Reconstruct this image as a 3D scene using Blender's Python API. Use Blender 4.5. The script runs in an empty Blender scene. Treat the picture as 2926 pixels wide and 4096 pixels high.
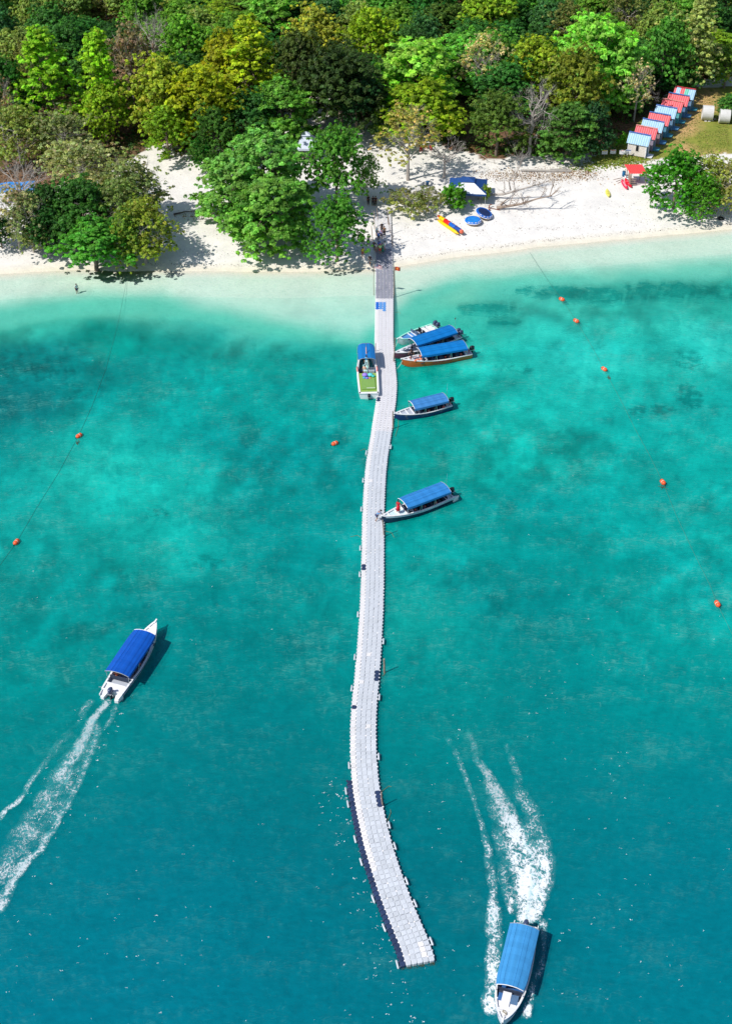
import bpy, math, random
import numpy as np
from mathutils import Vector, Matrix

R = math.radians
random.seed(7); rng = np.random.default_rng(7)
SC = bpy.context.scene; COL = SC.collection

# ---------------- camera, sky, sun, exposure ----------------
TH = R(39.2); FPX = 5650.0; CH = 105.0; CX, CY = 1463.0, 2048.0
cam = bpy.data.cameras.new('camera'); camo = bpy.data.objects.new('camera', cam); COL.objects.link(camo)
camo.location = (0, 0, CH); camo.rotation_euler = (R(90) - TH, 0, 0)
cam.sensor_fit = 'VERTICAL'; cam.sensor_height = 24.0; cam.lens = FPX / 4096 * 24.0
cam.clip_start = 1; cam.clip_end = 12000
SC.camera = camo
SUN_EL, SUN_AZ = R(50), R(30)          # shadows run 30 degrees from +x towards +y
world = bpy.data.worlds.new('World'); SC.world = world; world.use_nodes = True
wn = world.node_tree; wn.nodes.clear()
sky = wn.nodes.new('ShaderNodeTexSky'); sky.sky_type = 'NISHITA'; sky.sun_disc = False
sky.sun_elevation = SUN_EL; sky.sun_rotation = math.atan2(-math.cos(SUN_AZ), -math.sin(SUN_AZ))
sky.altitude = 0; sky.air_density = 1.0; sky.dust_density = 0.6
bg = wn.nodes.new('ShaderNodeBackground'); bg.inputs['Strength'].default_value = 0.12
wo = wn.nodes.new('ShaderNodeOutputWorld')
wn.links.new(sky.outputs[0], bg.inputs[0]); wn.links.new(bg.outputs[0], wo.inputs[0])
sl = bpy.data.lights.new('sun', 'SUN'); sl.energy = 4.6; sl.angle = R(0.5); sl.color = (1, 0.965, 0.9)
so = bpy.data.objects.new('sun', sl); COL.objects.link(so)
sd = Vector((math.cos(SUN_AZ) * math.cos(SUN_EL), math.sin(SUN_AZ) * math.cos(SUN_EL), -math.sin(SUN_EL)))
so.rotation_euler = sd.to_track_quat('-Z', 'Y').to_euler(); so.location = (-40, 60, 90)
SC.view_settings.view_transform = 'Standard'; SC.view_settings.look = 'None'
SC.view_settings.exposure = 0.0; SC.view_settings.gamma = 1; SC.view_settings.use_curve_mapping = False
SC.cycles.max_bounces = 8; SC.cycles.transparent_max_bounces = 16
SC.cycles.diffuse_bounces = 3; SC.cycles.glossy_bounces = 2; SC.cycles.caustics_reflective = False

# ---------------- points of the photograph on the ground ----------------
def P(px, py, z=0.0):
    u, v = px - CX, py - CY
    t = (CH - z) / (FPX * math.sin(TH) + v * math.cos(TH))
    return Vector((u * t, t * (FPX * math.cos(TH) - v * math.sin(TH)), z))
U = 2926 / 1624.0
SHO = [(-400, 622), (0, 611), (120, 603), (260, 600), (450, 599), (620, 603), (830, 597), (875, 590), (1000, 570), (1200, 545), (1400, 527), (1624, 508), (2000, 486)]
_sp = [P(a * U, b * U) for a, b in SHO]
SX = [p.x for p in _sp]; SY = [p.y for p in _sp]
def vnoise(x, y, s, seed=0):
    x = np.asarray(x, float) / s; y = np.asarray(y, float) / s
    xi = np.floor(x).astype(np.int64); yi = np.floor(y).astype(np.int64); xf = x - xi; yf = y - yi
    def h(a, b):
        n = (a * 374761393 + b * 668265263 + seed * 1442695041) & 0x7fffffff
        n = ((n ^ (n >> 13)) * 1274126177) & 0x7fffffff
        return ((n ^ (n >> 16)) & 0xffff) / 65535.0
    xf = xf * xf * (3 - 2 * xf); yf = yf * yf * (3 - 2 * yf)
    return (h(xi, yi) * (1 - xf) + h(xi + 1, yi) * xf) * (1 - yf) + (h(xi, yi + 1) * (1 - xf) + h(xi + 1, yi + 1) * xf) * yf
def fbm(x, y, s, seed=0, o=4):
    a = 0; w = 0.5; t = 0
    for i in range(o):
        a = a + w * vnoise(x, y, s / 2 ** i, seed + i * 17); t += w; w *= .5
    return a / t
def shore(x): return np.interp(x, SX, SY) + (fbm(x, 0 * np.asarray(x, float), 9, 3, 3) - .5) * 1.6
def ground_z(x, y):
    x = np.asarray(x, float); y = np.asarray(y, float)
    d = y - shore(x)
    z = np.where(d < 0, np.maximum(-1.9, d * 0.05), 1.5 * (1 - np.exp(-np.maximum(d, 0) / 15)))
    s = np.maximum(0, y - 268)
    z = z + np.where(s > 0, s * s / (s + 40) * .22, 0)
    z = z + np.where(d > 2, (fbm(x, y, 6, 11) - .5) * .35 * np.clip((d - 2) / 8, 0, 1), 0)
    return z
def gz(x, y): return float(ground_z(x, y))
def G(px, py):
    p = P(px, py, 1)
    for _ in range(6): p = P(px, py, gz(p.x, p.y))
    return p
def in_poly(x, y, poly):
    x = np.asarray(x, float); y = np.asarray(y, float); ins = np.zeros(x.shape, bool); n = len(poly)
    for i in range(n):
        x1, y1 = poly[i]; x2, y2 = poly[(i + 1) % n]
        c = ((y1 > y) != (y2 > y)) & (x < (x2 - x1) * (y - y1) / (y2 - y1 + 1e-12) + x1)
        ins ^= c
    return ins
def wpoly(pts): return [(lambda q: (q.x, q.y))(G(a * U, b * U)) for a, b in pts]

# ---------------- helpers: materials ----------------
def lin(c): return tuple(((v / 255) / 12.92 if v / 255 <= .04045 else ((v / 255 + .055) / 1.055) ** 2.4) for v in c)
class NT:
    def __init__(s, name):
        s.m = bpy.data.materials.new(name); s.m.use_nodes = True; s.t = s.m.node_tree; s.t.nodes.clear()
    def n(s, typ, **k):
        nd = s.t.nodes.new('ShaderNode' + typ)
        for a, b in k.items():
            if a.startswith('i_'):
                key = a[2:]; key = int(key) if key.isdigit() else key
                nd.inputs[key].default_value = b
            else: setattr(nd, a, b)
        return nd
    def l(s, a, b): s.t.links.new(a, b)
    def math(s, op, a, b=None, clamp=False):
        nd = s.n('Math', operation=op, use_clamp=clamp)
        for i, v in enumerate((a, b)):
            if v is None: continue
            if isinstance(v, (int, float)): nd.inputs[i].default_value = v
            else: s.l(v, nd.inputs[i])
        return nd.outputs[0]
    def mix(s, fac, a, b, mode='MIX'):
        nd = s.n('Mix', data_type='RGBA', blend_type=mode)
        for i, v in ((0, fac), (6, a), (7, b)):
            if isinstance(v, (int, float)): nd.inputs[i].default_value = v
            elif isinstance(v, tuple): nd.inputs[i].default_value = (*v[:3], 1)
            else: s.l(v, nd.inputs[i])
        return nd.outputs[2]
    def noise(s, scale, detail=4, rough=.55, vec=None, dist=0):
        nd = s.n('TexNoise', i_Scale=scale, i_Detail=detail, i_Roughness=rough, i_Distortion=dist)
        if vec is not None: s.l(vec, nd.inputs['Vector'])
        return nd.outputs[0]
    def ramp(s, v, a, b):
        nd = s.n('MapRange', clamp=True); nd.inputs[1].default_value = a; nd.inputs[2].default_value = b
        s.l(v, nd.inputs[0]); return nd.outputs[0]
    def out(s, sh): o = s.n('OutputMaterial'); s.l(sh, o.inputs[0]); return s.m
    def bump(s, h, strength, dist=.1):
        nd = s.n('Bump', i_Strength=strength, i_Distance=dist); s.l(h, nd.inputs['Height']); return nd.outputs[0]
_mc = {}
def mat(name, col, rough=.6, var=.12, scale=2.5, dirt=None, spec=.4, srgb=True, bump=0, metal=0):
    if name in _mc: return _mc[name]
    c = lin(col) if srgb else col
    t = NT(name); tc = t.n('TexCoord').outputs['Object']
    n1 = t.noise(scale, 5, .6, tc); n2 = t.noise(scale * 7, 3, .6, tc)
    f = t.ramp(t.math('ADD', t.math('MULTIPLY', n1, .65), t.math('MULTIPLY', n2, .35)), .32, .68)
    lo = tuple(v * (1 - var) for v in c); hi = tuple(min(1, v * (1 + var)) for v in c)
    base = t.mix(f, lo, hi)
    if dirt:
        dm = t.ramp(t.noise(scale * 1.7, 6, .7, tc), .56, .72)
        base = t.mix(t.math('MULTIPLY', dm, .6), base, dirt)
    b = t.n('BsdfPrincipled', i_Roughness=rough, i_Metallic=metal); b.inputs['Specular IOR Level'].default_value = spec
    t.l(base, b.inputs['Base Color'])
    if bump: t.l(t.bump(n2, bump, .02), b.inputs['Normal'])
    _mc[name] = t.out(b.outputs[0]); return _mc[name]
def leaf_material():
    t = NT('leaves'); oi = t.n('ObjectInfo'); at = t.n('Attribute', attribute_name='tint')
    c = t.mix(1.0, oi.outputs['Color'], at.outputs['Color'], 'MULTIPLY')
    hv = t.n('HueSaturation'); hv.inputs['Saturation'].default_value = 1.0
    t.l(t.math('ADD', t.math('MULTIPLY', oi.outputs['Random'], .03), .485), hv.inputs['Hue']); t.l(c, hv.inputs['Color'])
    d = t.n('BsdfPrincipled', i_Roughness=.55); d.inputs['Specular IOR Level'].default_value = .25
    t.l(hv.outputs[0], d.inputs['Base Color'])
    tr = t.n('BsdfTranslucent'); t.l(t.mix(1.0, hv.outputs[0], (1.5, 1.6, .5), 'MULTIPLY'), tr.inputs[0])
    m = t.n('MixShader', i_0=.38); t.l(d.outputs[0], m.inputs[1]); t.l(tr.outputs[0], m.inputs[2])
    return t.out(m.outputs[0])
M_LEAF = leaf_material()
M_BARK = mat('bark', (118, 105, 92), .9, .35, 1.5, bump=.5)
M_PALEBARK = mat('pale_dry_bark', (172, 163, 155), .9, .25, 1.5, bump=.5)
M_DRYWOOD = mat('driftwood', (150, 132, 118), .9, .3, 2, bump=.5)

# ---------------- helpers: meshes and objects ----------------
def newmesh(name, V, F, mats=(), mi=None, smooth=False):
    me = bpy.data.meshes.new(name); me.from_pydata([tuple(v) for v in V], [], F)
    for m in mats: me.materials.append(m)
    if mi is not None: me.polygons.foreach_set('material_index', mi)
    if smooth: me.polygons.foreach_set('use_smooth', [True] * len(me.polygons))
    me.update(); return me
def quads_mesh(name, V, nf, tint=None, mat_=None):
    """V: (nf*4,3) array of quads"""
    me = bpy.data.meshes.new(name); me.vertices.add(nf * 4); me.vertices.foreach_set('co', V.astype(np.float32).ravel())
    me.loops.add(nf * 4); me.loops.foreach_set('vertex_index', np.arange(nf * 4, dtype=np.int32))
    me.polygons.add(nf); me.polygons.foreach_set('loop_start', np.arange(0, nf * 4, 4, dtype=np.int32))
    if tint is not None:
        a = me.color_attributes.new('tint', 'FLOAT_COLOR', 'POINT')
        c = np.ones((nf * 4, 4), np.float32); c[:, :3] = np.repeat(tint, 4, 0); a.data.foreach_set('color', c.ravel())
    if mat_: me.materials.append(mat_)
    me.update(calc_edges=True); return me
class MB:
    def __init__(s): s.V = []; s.F = []; s.I = []
    def add(s, V, F, i=0):
        o = len(s.V); s.V += [tuple(v) for v in V]; s.F += [tuple(a + o for a in f) for f in F]; s.I += [i] * len(F); return s
    def box(s, c, d, i=0, rz=0, ry=0):
        x, y, z = d[0] / 2, d[1] / 2, d[2] / 2
        M = Matrix.Translation(c) @ Matrix.Rotation(rz, 4, 'Z') @ Matrix.Rotation(ry, 4, 'Y')
        V = [M @ Vector((a * x, b * y, e * z)) for e in (-1, 1) for a, b in ((-1, -1), (1, -1), (1, 1), (-1, 1))]
        return s.add(V, [(3, 2, 1, 0), (4, 5, 6, 7), (0, 1, 5, 4), (1, 2, 6, 5), (2, 3, 7, 6), (3, 0, 4, 7)], i)
    def tube(s, pts, rad, n=6, i=0, cap=True):
        pts = [Vector(p) for p in pts]
        if not hasattr(rad, '__len__'): rad = [rad] * len(pts)
        V = []; F = []
        ref = None
        for k, p in enumerate(pts):
            d = (pts[min(k + 1, len(pts) - 1)] - pts[max(k - 1, 0)]).normalized()
            if ref is None: ref = Vector((0, 0, 1)) if abs(d.z) < .9 else Vector((1, 0, 0))
            a = d.cross(ref).normalized(); b = d.cross(a)
            ref = b if False else ref
            for j in range(n):
                t = 2 * math.pi * j / n; V.append(p + (a * math.cos(t) + b * math.sin(t)) * rad[k])
        for k in range(len(pts) - 1):
            for j in range(n):
                F.append((k * n + j, k * n + (j + 1) % n, (k + 1) * n + (j + 1) % n, (k + 1) * n + j))
        if cap: F.append(tuple(range(n))[::-1]); F.append(tuple((len(pts) - 1) * n + j for j in range(n)))
        return s.add(V, F, i)
    def lathe(s, prof, n=12, c=(0, 0, 0), axis='Z', i=0, sc=(1, 1, 1)):
        V = []; F = []
        for r, z in prof:
            for j in range(n):
                t = 2 * math.pi * j / n; v = Vector((r * math.cos(t), r * math.sin(t), z))
                if axis == 'X': v = Vector((v.z, v.x, v.y))
                if axis == 'Y': v = Vector((v.x, v.z, v.y))
                V.append(Vector((v.x * sc[0], v.y * sc[1], v.z * sc[2])) + Vector(c))
        for k in range(len(prof) - 1):
            for j in range(n): F.append((k * n + j, k * n + (j + 1) % n, (k + 1) * n + (j + 1) % n, (k + 1) * n + j))
        F.append(tuple(range(n))[::-1]); F.append(tuple((len(prof) - 1) * n + j for j in range(n)))
        return s.add(V, F, i)
    def ball(s, c, r, n=8, i=0):
        if not hasattr(r, '__len__'): r = (r, r, r)
        k = max(4, n // 2 + 1)
        prof = [(max(.02, math.sin(math.pi * a / k)), -math.cos(math.pi * a / k)) for a in range(k + 1)]
        return s.lathe(prof, n, c, 'Z', i, r)
    def sheet(s, rows, i=0):
        """rows of equal length lists of points -> quads"""
        V = [p for r in rows for p in r]; m = len(rows[0]); F = []
        for a in range(len(rows) - 1):
            for b in range(m - 1): F.append((a * m + b, a * m + b + 1, (a + 1) * m + b + 1, (a + 1) * m + b))
        return s.add(V, F, i)
    def mesh(s, name, mats, smooth=False): return newmesh(name, s.V, s.F, mats if isinstance(mats, (list, tuple)) else [mats], s.I, smooth)
def ob(name, me, parent=None, loc=(0, 0, 0), rz=0, scale=None):
    o = bpy.data.objects.new(name, me); COL.objects.link(o); o.location = loc; o.rotation_euler = (0, 0, rz)
    if scale is not None: o.scale = scale
    if parent is not None: o.parent = parent
    return o
def tag(o, label=None, cat=None, group=None, kind=None):
    if label: o['label'] = label
    if cat: o['category'] = cat
    if group: o['group'] = group
    if kind: o['kind'] = kind
    return o
def thing(name, label, cat, loc, rz=0, group=None, scale=None): return tag(ob(name, None, None, loc, rz, scale), label, cat, group)
def solidify(V, F, t):
    """closed slab from an open sheet, thickness t downward"""
    n = len(V); V2 = [Vector(v) for v in V] + [Vector(v) - Vector((0, 0, t)) for v in V]
    F2 = list(F) + [tuple(a + n for a in f[::-1]) for f in F]
    cnt = {}
    for f in F:
        for a, b in zip(f, f[1:] + f[:1]): cnt[(a, b)] = 1
    for (a, b) in cnt:
        if (b, a) not in cnt: F2.append((b, a, a + n, b + n))
    return V2, F2
# ================= GROUND =================
WC = """50,640,190,220,200;400,630,195,225,205;700,650,185,225,205;830,700,150,215,190;50,685,110,205,180;300,660,130,210,185;400,700,90,205,185;600,700,150,215,195;600,745,80,200,182;800,740,90,205,185;
50,720,60,185,165;250,740,0,160,145;400,740,0,160,148;600,785,0,165,152;760,785,10,168,155;50,820,0,135,130;100,780,0,140,135;200,850,0,146,140;50,880,0,128,128;350,880,8,162,152;400,1000,0,152,145;600,900,0,158,148;
600,1000,0,143,139;700,1050,0,148,143;240,1020,45,195,178;320,1050,30,190,175;280,1080,35,188,172;180,1000,25,175,160;350,1150,30,185,170;400,1200,25,175,162;100,1100,20,165,155;50,1000,0,142,138;50,1200,20,160,150;
250,1200,10,160,150;150,1300,5,148,142;500,1150,0,148,143;600,1250,0,148,144;700,1300,5,148,143;400,1350,0,143,140;100,1450,0,143,138;500,1500,0,136,135;700,1500,0,136,134;100,1600,0,138,135;100,1700,0,130,134;
400,1650,0,127,130;650,1650,0,124,128;300,1800,0,123,132;600,1800,0,119,127;100,2000,0,123,136;400,2000,0,123,137;700,1950,0,117,129;200,2200,0,123,141;600,2200,0,121,137;
900,620,205,225,200;1000,600,198,225,200;1200,580,195,228,205;1500,560,200,228,205;1620,540,205,228,205;950,660,110,205,180;1000,640,150,215,190;920,700,95,200,175;1200,620,120,215,195;1500,600,130,215,195;
1100,640,90,205,185;1300,660,70,190,170;1500,640,55,185,165;1600,650,50,180,160;1100,690,70,190,170;1000,720,60,195,175;1200,700,65,200,182;1400,690,60,195,176;1100,800,42,190,172;1300,800,52,195,180;1500,780,42,182,166;
1600,770,60,190,175;950,830,10,170,152;1200,900,35,185,170;1450,850,35,182,166;1550,900,22,168,157;1050,900,20,178,162;950,980,10,165,152;1200,1000,20,174,160;1400,1000,15,169,158;1600,1000,15,168,156;
1000,1150,5,157,148;1200,1150,0,153,147;1400,1150,10,164,155;1600,1150,15,167,156;1000,1250,10,160,151;1100,1300,0,138,137;1300,1250,0,155,148;1500,1300,10,163,155;950,1350,18,160,150;1200,1400,0,143,141;
1400,1400,5,157,149;1600,1400,10,163,155;1000,1500,5,148,142;1200,1550,0,136,136;1400,1550,0,146,142;1550,1550,0,149,145;1450,1650,0,134,138;950,1650,0,138,136;1200,1700,0,129,133;1550,1750,0,129,138;
1000,1800,0,121,128;1350,1850,0,124,133;1000,2050,0,112,122;1550,2000,0,124,138;1350,2150,0,124,138;900,2200,0,117,132"""
WP = [tuple(float(v) for v in r.split(',')) for r in WC.replace('\n', '').split(';')]
wpx = np.array([tuple(P(r[0] * U, r[1] * U))[:2] for r in WP]); wcl = np.array([lin(r[2:]) for r in WP])
_e1 = [P(a * U, b * U) for a, b in ((-200, 690), (0, 672), (120, 655), (250, 645), (350, 645), (450, 668), (600, 700), (700, 725), (800, 745), (870, 690), (930, 640), (1000, 615), (1150, 600), (1400, 590), (1624, 575), (1900, 560))]
_e2 = [P(a * U, b * U) for a, b in ((-200, 745), (0, 728), (120, 708), (250, 697), (350, 695), (450, 712), (550, 733), (650, 752), (750, 766), (832, 776), (880, 735), (960, 690), (1050, 655), (1200, 632), (1400, 622), (1624, 612), (1900, 600))]
E1X = [p.x for p in _e1]; E1Y = [p.y for p in _e1]; E2X = [p.x for p in _e2]; E2Y = [p.y for p in _e2]
def water_col(x, y):
    sh = x.shape; x = x.ravel(); y = y.ravel()
    x0_, y0_ = x, y; x = x + (fbm(x, y, 9, 5) - .5) * 6; y = y + (fbm(x, y, 9, 6) - .5) * 5
    w = np.zeros(len(x)); c = np.zeros((len(x), 3))
    for (a, b), col in zip(wpx, wcl):
        sg = 2.6 if b > 155 else (3.5 if b > 100 else 5.2)
        d2 = ((x - a) / 1.35) ** 2 + (y - b) ** 2
        k = np.exp(-d2 / (2 * sg * sg)) + 1e-4 / (1 + d2 / 40) ** 2
        w += k; c += k[:, None] * col
    c = c / w[:, None]
    # the sand shelf: a pale band along the beach that drops off at a curved edge
    xw, yw = x0_ + (fbm(x0_, y0_, 5, 15, 4) - .5) * 2.6, y0_ + (fbm(x0_, y0_, 5, 16, 4) - .5) * 2.2
    e1 = np.interp(xw, E1X, E1Y); e2 = np.interp(xw, E2X, E2Y)
    left = np.clip((2.5 - xw) / 4, 0, 1)
    pale = np.array(lin((205, 232, 216))); mint = np.array(lin((110, 208, 186))); sm = lambda t: t * t * (3 - 2 * t)
    k1 = sm(np.clip((yw - e1) / 6 + .5, 0, 1))[:, None]; sh_ = mint * (1 - k1) + pale * k1
    edge = 1.1 * left + 5.0 * (1 - left); k2 = sm(np.clip((yw - e2) / edge, 0, 1))[:, None]
    c = c * (1 - k2) + sh_ * k2
    return c.reshape(sh + (3,))
# patches of sea grass and coral on the sea floor (px of the long side 1624 frame: x, y, rx m, ry m, darkness)
GRASSBED = [(1085, 680, 5, 2, .75), (1115, 712, 3, 1.4, .85), (1220, 640, 7, 2, .5), (1290, 645, 9, 2.2, .75), (1340, 655, 6, 2.5, .6), (1480, 640, 8, 3.5, .6), (1590, 645, 6, 3, .6), (1430, 650, 7, 2, .5),
            (1530, 800, 3, 3, .45), (1530, 880, 2, 3.5, .6), (1440, 910, 4, 1.6, .5), (1150, 820, 2.5, 1.2, .5), (80, 800, 10, 7, .35), (200, 870, 9, 4, .25), (640, 1010, 10, 6, .22), (1080, 1290, 10, 6, .2), (870, 760, 3, 1, .2),
            (150, 760, 12, 3, .3), (600, 790, 20, 1.6, .28), (380, 745, 10, 1.5, .28), (500, 880, 8, 5, .15), (300, 1280, 8, 3, .2), (460, 1250, 3, 2, .35), (350, 1140, 2, 1.4, .4), (1300, 1380, 12, 5, .15)]
def dapple(x, y):
    """relative brightness of the water body: mottled sea floor seen through it"""
    near = np.clip((y - 88) / 30, .12, 1); shelf = np.clip((np.interp(x, E2X, E2Y) + 1 - y) / 3, .25, 1); amp = near * shelf
    f = 1 + amp * ((fbm(x, y * .8, 5.0, 21, 5) - .5) * .52 + (fbm(x, y * .8, 1.8, 31, 3) - .5) * .42)
    lm = np.clip((fbm(x, y, 14, 29) - .42) * 5, .2, 1)
    f = f * (1 - .24 * lm * amp * np.clip((fbm(x, y * .8, 2.4, 25, 4) - .52) * 10, 0, 1)) * (1 + .16 * amp * lm * np.clip((fbm(x, y * .8, 1.5, 27, 4) - .55) * 10, 0, 1))
    return f
def bed_mask(x, y):
    f = np.zeros(np.shape(x))
    for a, b, rx, ry, k in GRASSBED:
        q = P(a * U, b * U); d = ((x - q.x) / rx) ** 2 + ((y - q.y) / ry) ** 2; f = np.maximum(f, k * np.clip(1.35 - d, 0, 1))
    return f
FOREST = wpoly([(-60, 560), (-60, 425), (100, 415), (230, 395), (300, 345), (345, 322), (400, 345), (520, 318), (620, 300), (640, 215), (720, 205), (760, 255), (830, 270), (900, 290), (1060, 345), (1200, 352), (1330, 343), (1335, 330), (1400, 300), (1475, 215), (1500, 180), (1600, 160), (1650, 130)]) 
FOREST += [(400, 420), (-400, 420)]
LAWN = wpoly([(1325, 347), (1340, 335), (1395, 295), (1480, 215), (1520, 175), (1565, 195), (1660, 190), (1700, 250), (1700, 370), (1620, 340), (1560, 345), (1470, 352), (1400, 356), (1360, 362), (1310, 358)])
TRACK = [G(a * U, b * U) for a, b in ((1570, 200), (1545, 240), (1520, 270), (1500, 310), (1540, 345), (1590, 350))]
def axis_pts(a, b, st, lo, hi):
    v = list(np.arange(a, b + 1e-6, st)); k = st
    while v[-1] < hi: k *= 1.5; v.append(v[-1] + k)
    k = st; w = []; q = a
    while q > lo: k *= 1.5; q -= k; w.append(q)
    return np.array(w[::-1] + v)
def grid(xs, ys): return np.meshgrid(xs, ys)
def grid_mesh(name, X, Y, Z, mats):
    ny, nx = X.shape; me = bpy.data.meshes.new(name)
    co = np.stack([X, Y, Z], -1).reshape(-1, 3); me.vertices.add(len(co)); me.vertices.foreach_set('co', co.astype(np.float32).ravel())
    a = (np.arange(ny - 1)[:, None] * nx + np.arange(nx - 1)[None, :]).ravel()
    f = np.stack([a, a + 1, a + nx + 1, a + nx], -1).astype(np.int32); nf = len(f)
    me.loops.add(nf * 4); me.loops.foreach_set('vertex_index', f.ravel()); me.polygons.add(nf)
    me.polygons.foreach_set('loop_start', np.arange(0, nf * 4, 4, dtype=np.int32))
    me.polygons.foreach_set('use_smooth', np.ones(nf, bool))
    for m in mats: me.materials.append(m)
    me.update(calc_edges=True); return me
def set_col(me, name, c):
    c = c.reshape(-1, c.shape[-1]); a = me.color_attributes.new(name, 'FLOAT_COLOR', 'POINT')
    full = np.ones((len(c), 4), np.float32); full[:, :c.shape[1]] = c; a.data.foreach_set('color', full.ravel())
X, Y = grid(axis_pts(-82, 82, .55, -3000, 3000), axis_pts(150, 330, .55, -600, 5000))
Z = ground_z(X, Y)
D = Y - shore(X)
sand = np.array(lin((232, 228, 222))); wet = np.array(lin((226, 217, 192)))
c = np.broadcast_to(sand, X.shape + (3,)).copy()
fx = X + (fbm(X, Y, 7, 51) - .5) * 8; fy = Y + (fbm(X, Y, 7, 52) - .5) * 8
fo = in_poly(fx, fy, FOREST).astype(float)
la = in_poly(X + (fbm(X, Y, 2, 53) - .5) * 2, Y + (fbm(X, Y, 2, 54) - .5) * 2, LAWN).astype(float)
floor = np.array(lin((128, 92, 74))); fl2 = np.array(lin((90, 82, 62)))
m = fbm(X, Y, 9, 61)[..., None]
c = c * (1 - fo[..., None]) + fo[..., None] * (floor * (1 - m) + fl2 * m)
tr = np.full(X.shape, 9.)
for a, b in zip(TRACK[:-1], TRACK[1:]):
    ab = np.array([b.x - a.x, b.y - a.y]); L2 = ab @ ab
    t = np.clip(((X - a.x) * ab[0] + (Y - a.y) * ab[1]) / L2, 0, 1); tr = np.minimum(tr, np.hypot(X - a.x - t * ab[0], Y - a.y - t * ab[1]))
dry = np.clip(1 - tr / 3.2 + (fbm(X, Y, 4, 71) - .5) * 1.6, 0, 1)[..., None]
gcol = np.array(lin((132, 140, 66))) * (1 - dry) + np.array(lin((190, 158, 116))) * dry
c = c * (1 - la[..., None]) + la[..., None] * gcol
band = np.clip(1 - np.abs(D - .2) / 2.4, 0, 1)[..., None] * (D[..., None] > -4)
c = c * (1 - band * .75) + wet * band * .75
u = np.clip(-D / 2.2, 0, 1)[..., None]
wc = water_col(X, Y) * dapple(X, Y)[..., None] * .95
c = c * (1 - u) + wc * u
msk = np.stack([fo * (1 - la), la, (D < 0).astype(float), bed_mask(X, Y)], -1)
def ground_material():
    t = NT('sand_and_soil'); tc = t.n('TexCoord').outputs['Object']
    a = t.n('Attribute', attribute_name='Col').outputs['Color']; mk = t.n('SeparateColor'); t.l(t.n('Attribute', attribute_name='Msk').outputs['Color'], mk.inputs[0])
    fine = t.noise(3.2, 6, .7, tc); mid = t.noise(.5, 5, .6, tc)
    # dry sand: footprints and soft ripples
    c = t.mix(1.0, a, t.mix(t.ramp(t.math('ADD', t.math('MULTIPLY', fine, .5), t.math('MULTIPLY', mid, .5)), .35, .65), (.83, .83, .84), (1.06, 1.05, 1.04)), 'MULTIPLY')
    # soil litter and grass: strong speckle
    sp = t.ramp(fine, .35, .65)
    c2 = t.mix(1.0, a, t.mix(sp, (.35, .32, .35), (1.7, 1.6, 1.5)), 'MULTIPLY')
    c = t.mix(mk.outputs[0], c, c2)
    c3 = t.mix(1.0, a, t.mix(t.ramp(t.noise(1.1, 6, .75, tc), .35, .65), (.72, .82, .62), (1.3, 1.12, 1.1)), 'MULTIPLY')
    c = t.mix(mk.outputs[1], c, c3)
    mp = t.n('Mapping'); mp.inputs['Scale'].default_value = (.7, 1.1, 1); t.l(tc, mp.inputs[0]); rn = t.noise(2.4, 4, .6, mp.outputs[0], 1.5)
    caustic_net = t.math('SUBTRACT', 1, t.math('MULTIPLY', t.math('ABSOLUTE', t.math('SUBTRACT', rn, .5)), 8), clamp=True)  # bright caustic network, painted into the colour of the shallow sea floor
    c4 = t.mix(1.0, a, t.mix(t.math('ADD', t.math('MULTIPLY', caustic_net, .6), t.math('MULTIPLY', fine, .4)), (.80, .88, .86), (1.2, 1.1, 1.12)), 'MULTIPLY')
    am_ = t.n('Attribute', attribute_name='Msk').outputs['Alpha']
    bn = t.n('Mapping'); bn.inputs['Scale'].default_value = (.8, 1, 0); t.l(tc, bn.inputs[0]); bd = t.ramp(t.math('ADD', t.noise(.75, 9, .72, bn.outputs[0], .7), t.math('MULTIPLY', am_, .34)), .60, .70)
    c4 = t.mix(t.math('MULTIPLY', bd, t.ramp(am_, .05, .4)), c4, t.mix(1.0, c4, (.12, .58, .60), 'MULTIPLY'))
    c = t.mix(mk.outputs[2], c, c4)
    b = t.n('BsdfPrincipled', i_Roughness=.9); b.inputs['Specular IOR Level'].default_value = .1
    t.l(c, b.inputs['Base Color'])
    h = t.math('ADD', t.math('MULTIPLY', fine, .5), mid)
    t.l(t.bump(h, .55, .18), b.inputs['Normal'])
    return t.out(b.outputs[0])
me = grid_mesh('ground', X, Y, Z, [ground_material()]); set_col(me, 'Col', c); set_col(me, 'Msk', msk)
tag(ob('ground', me), kind='structure')

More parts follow.
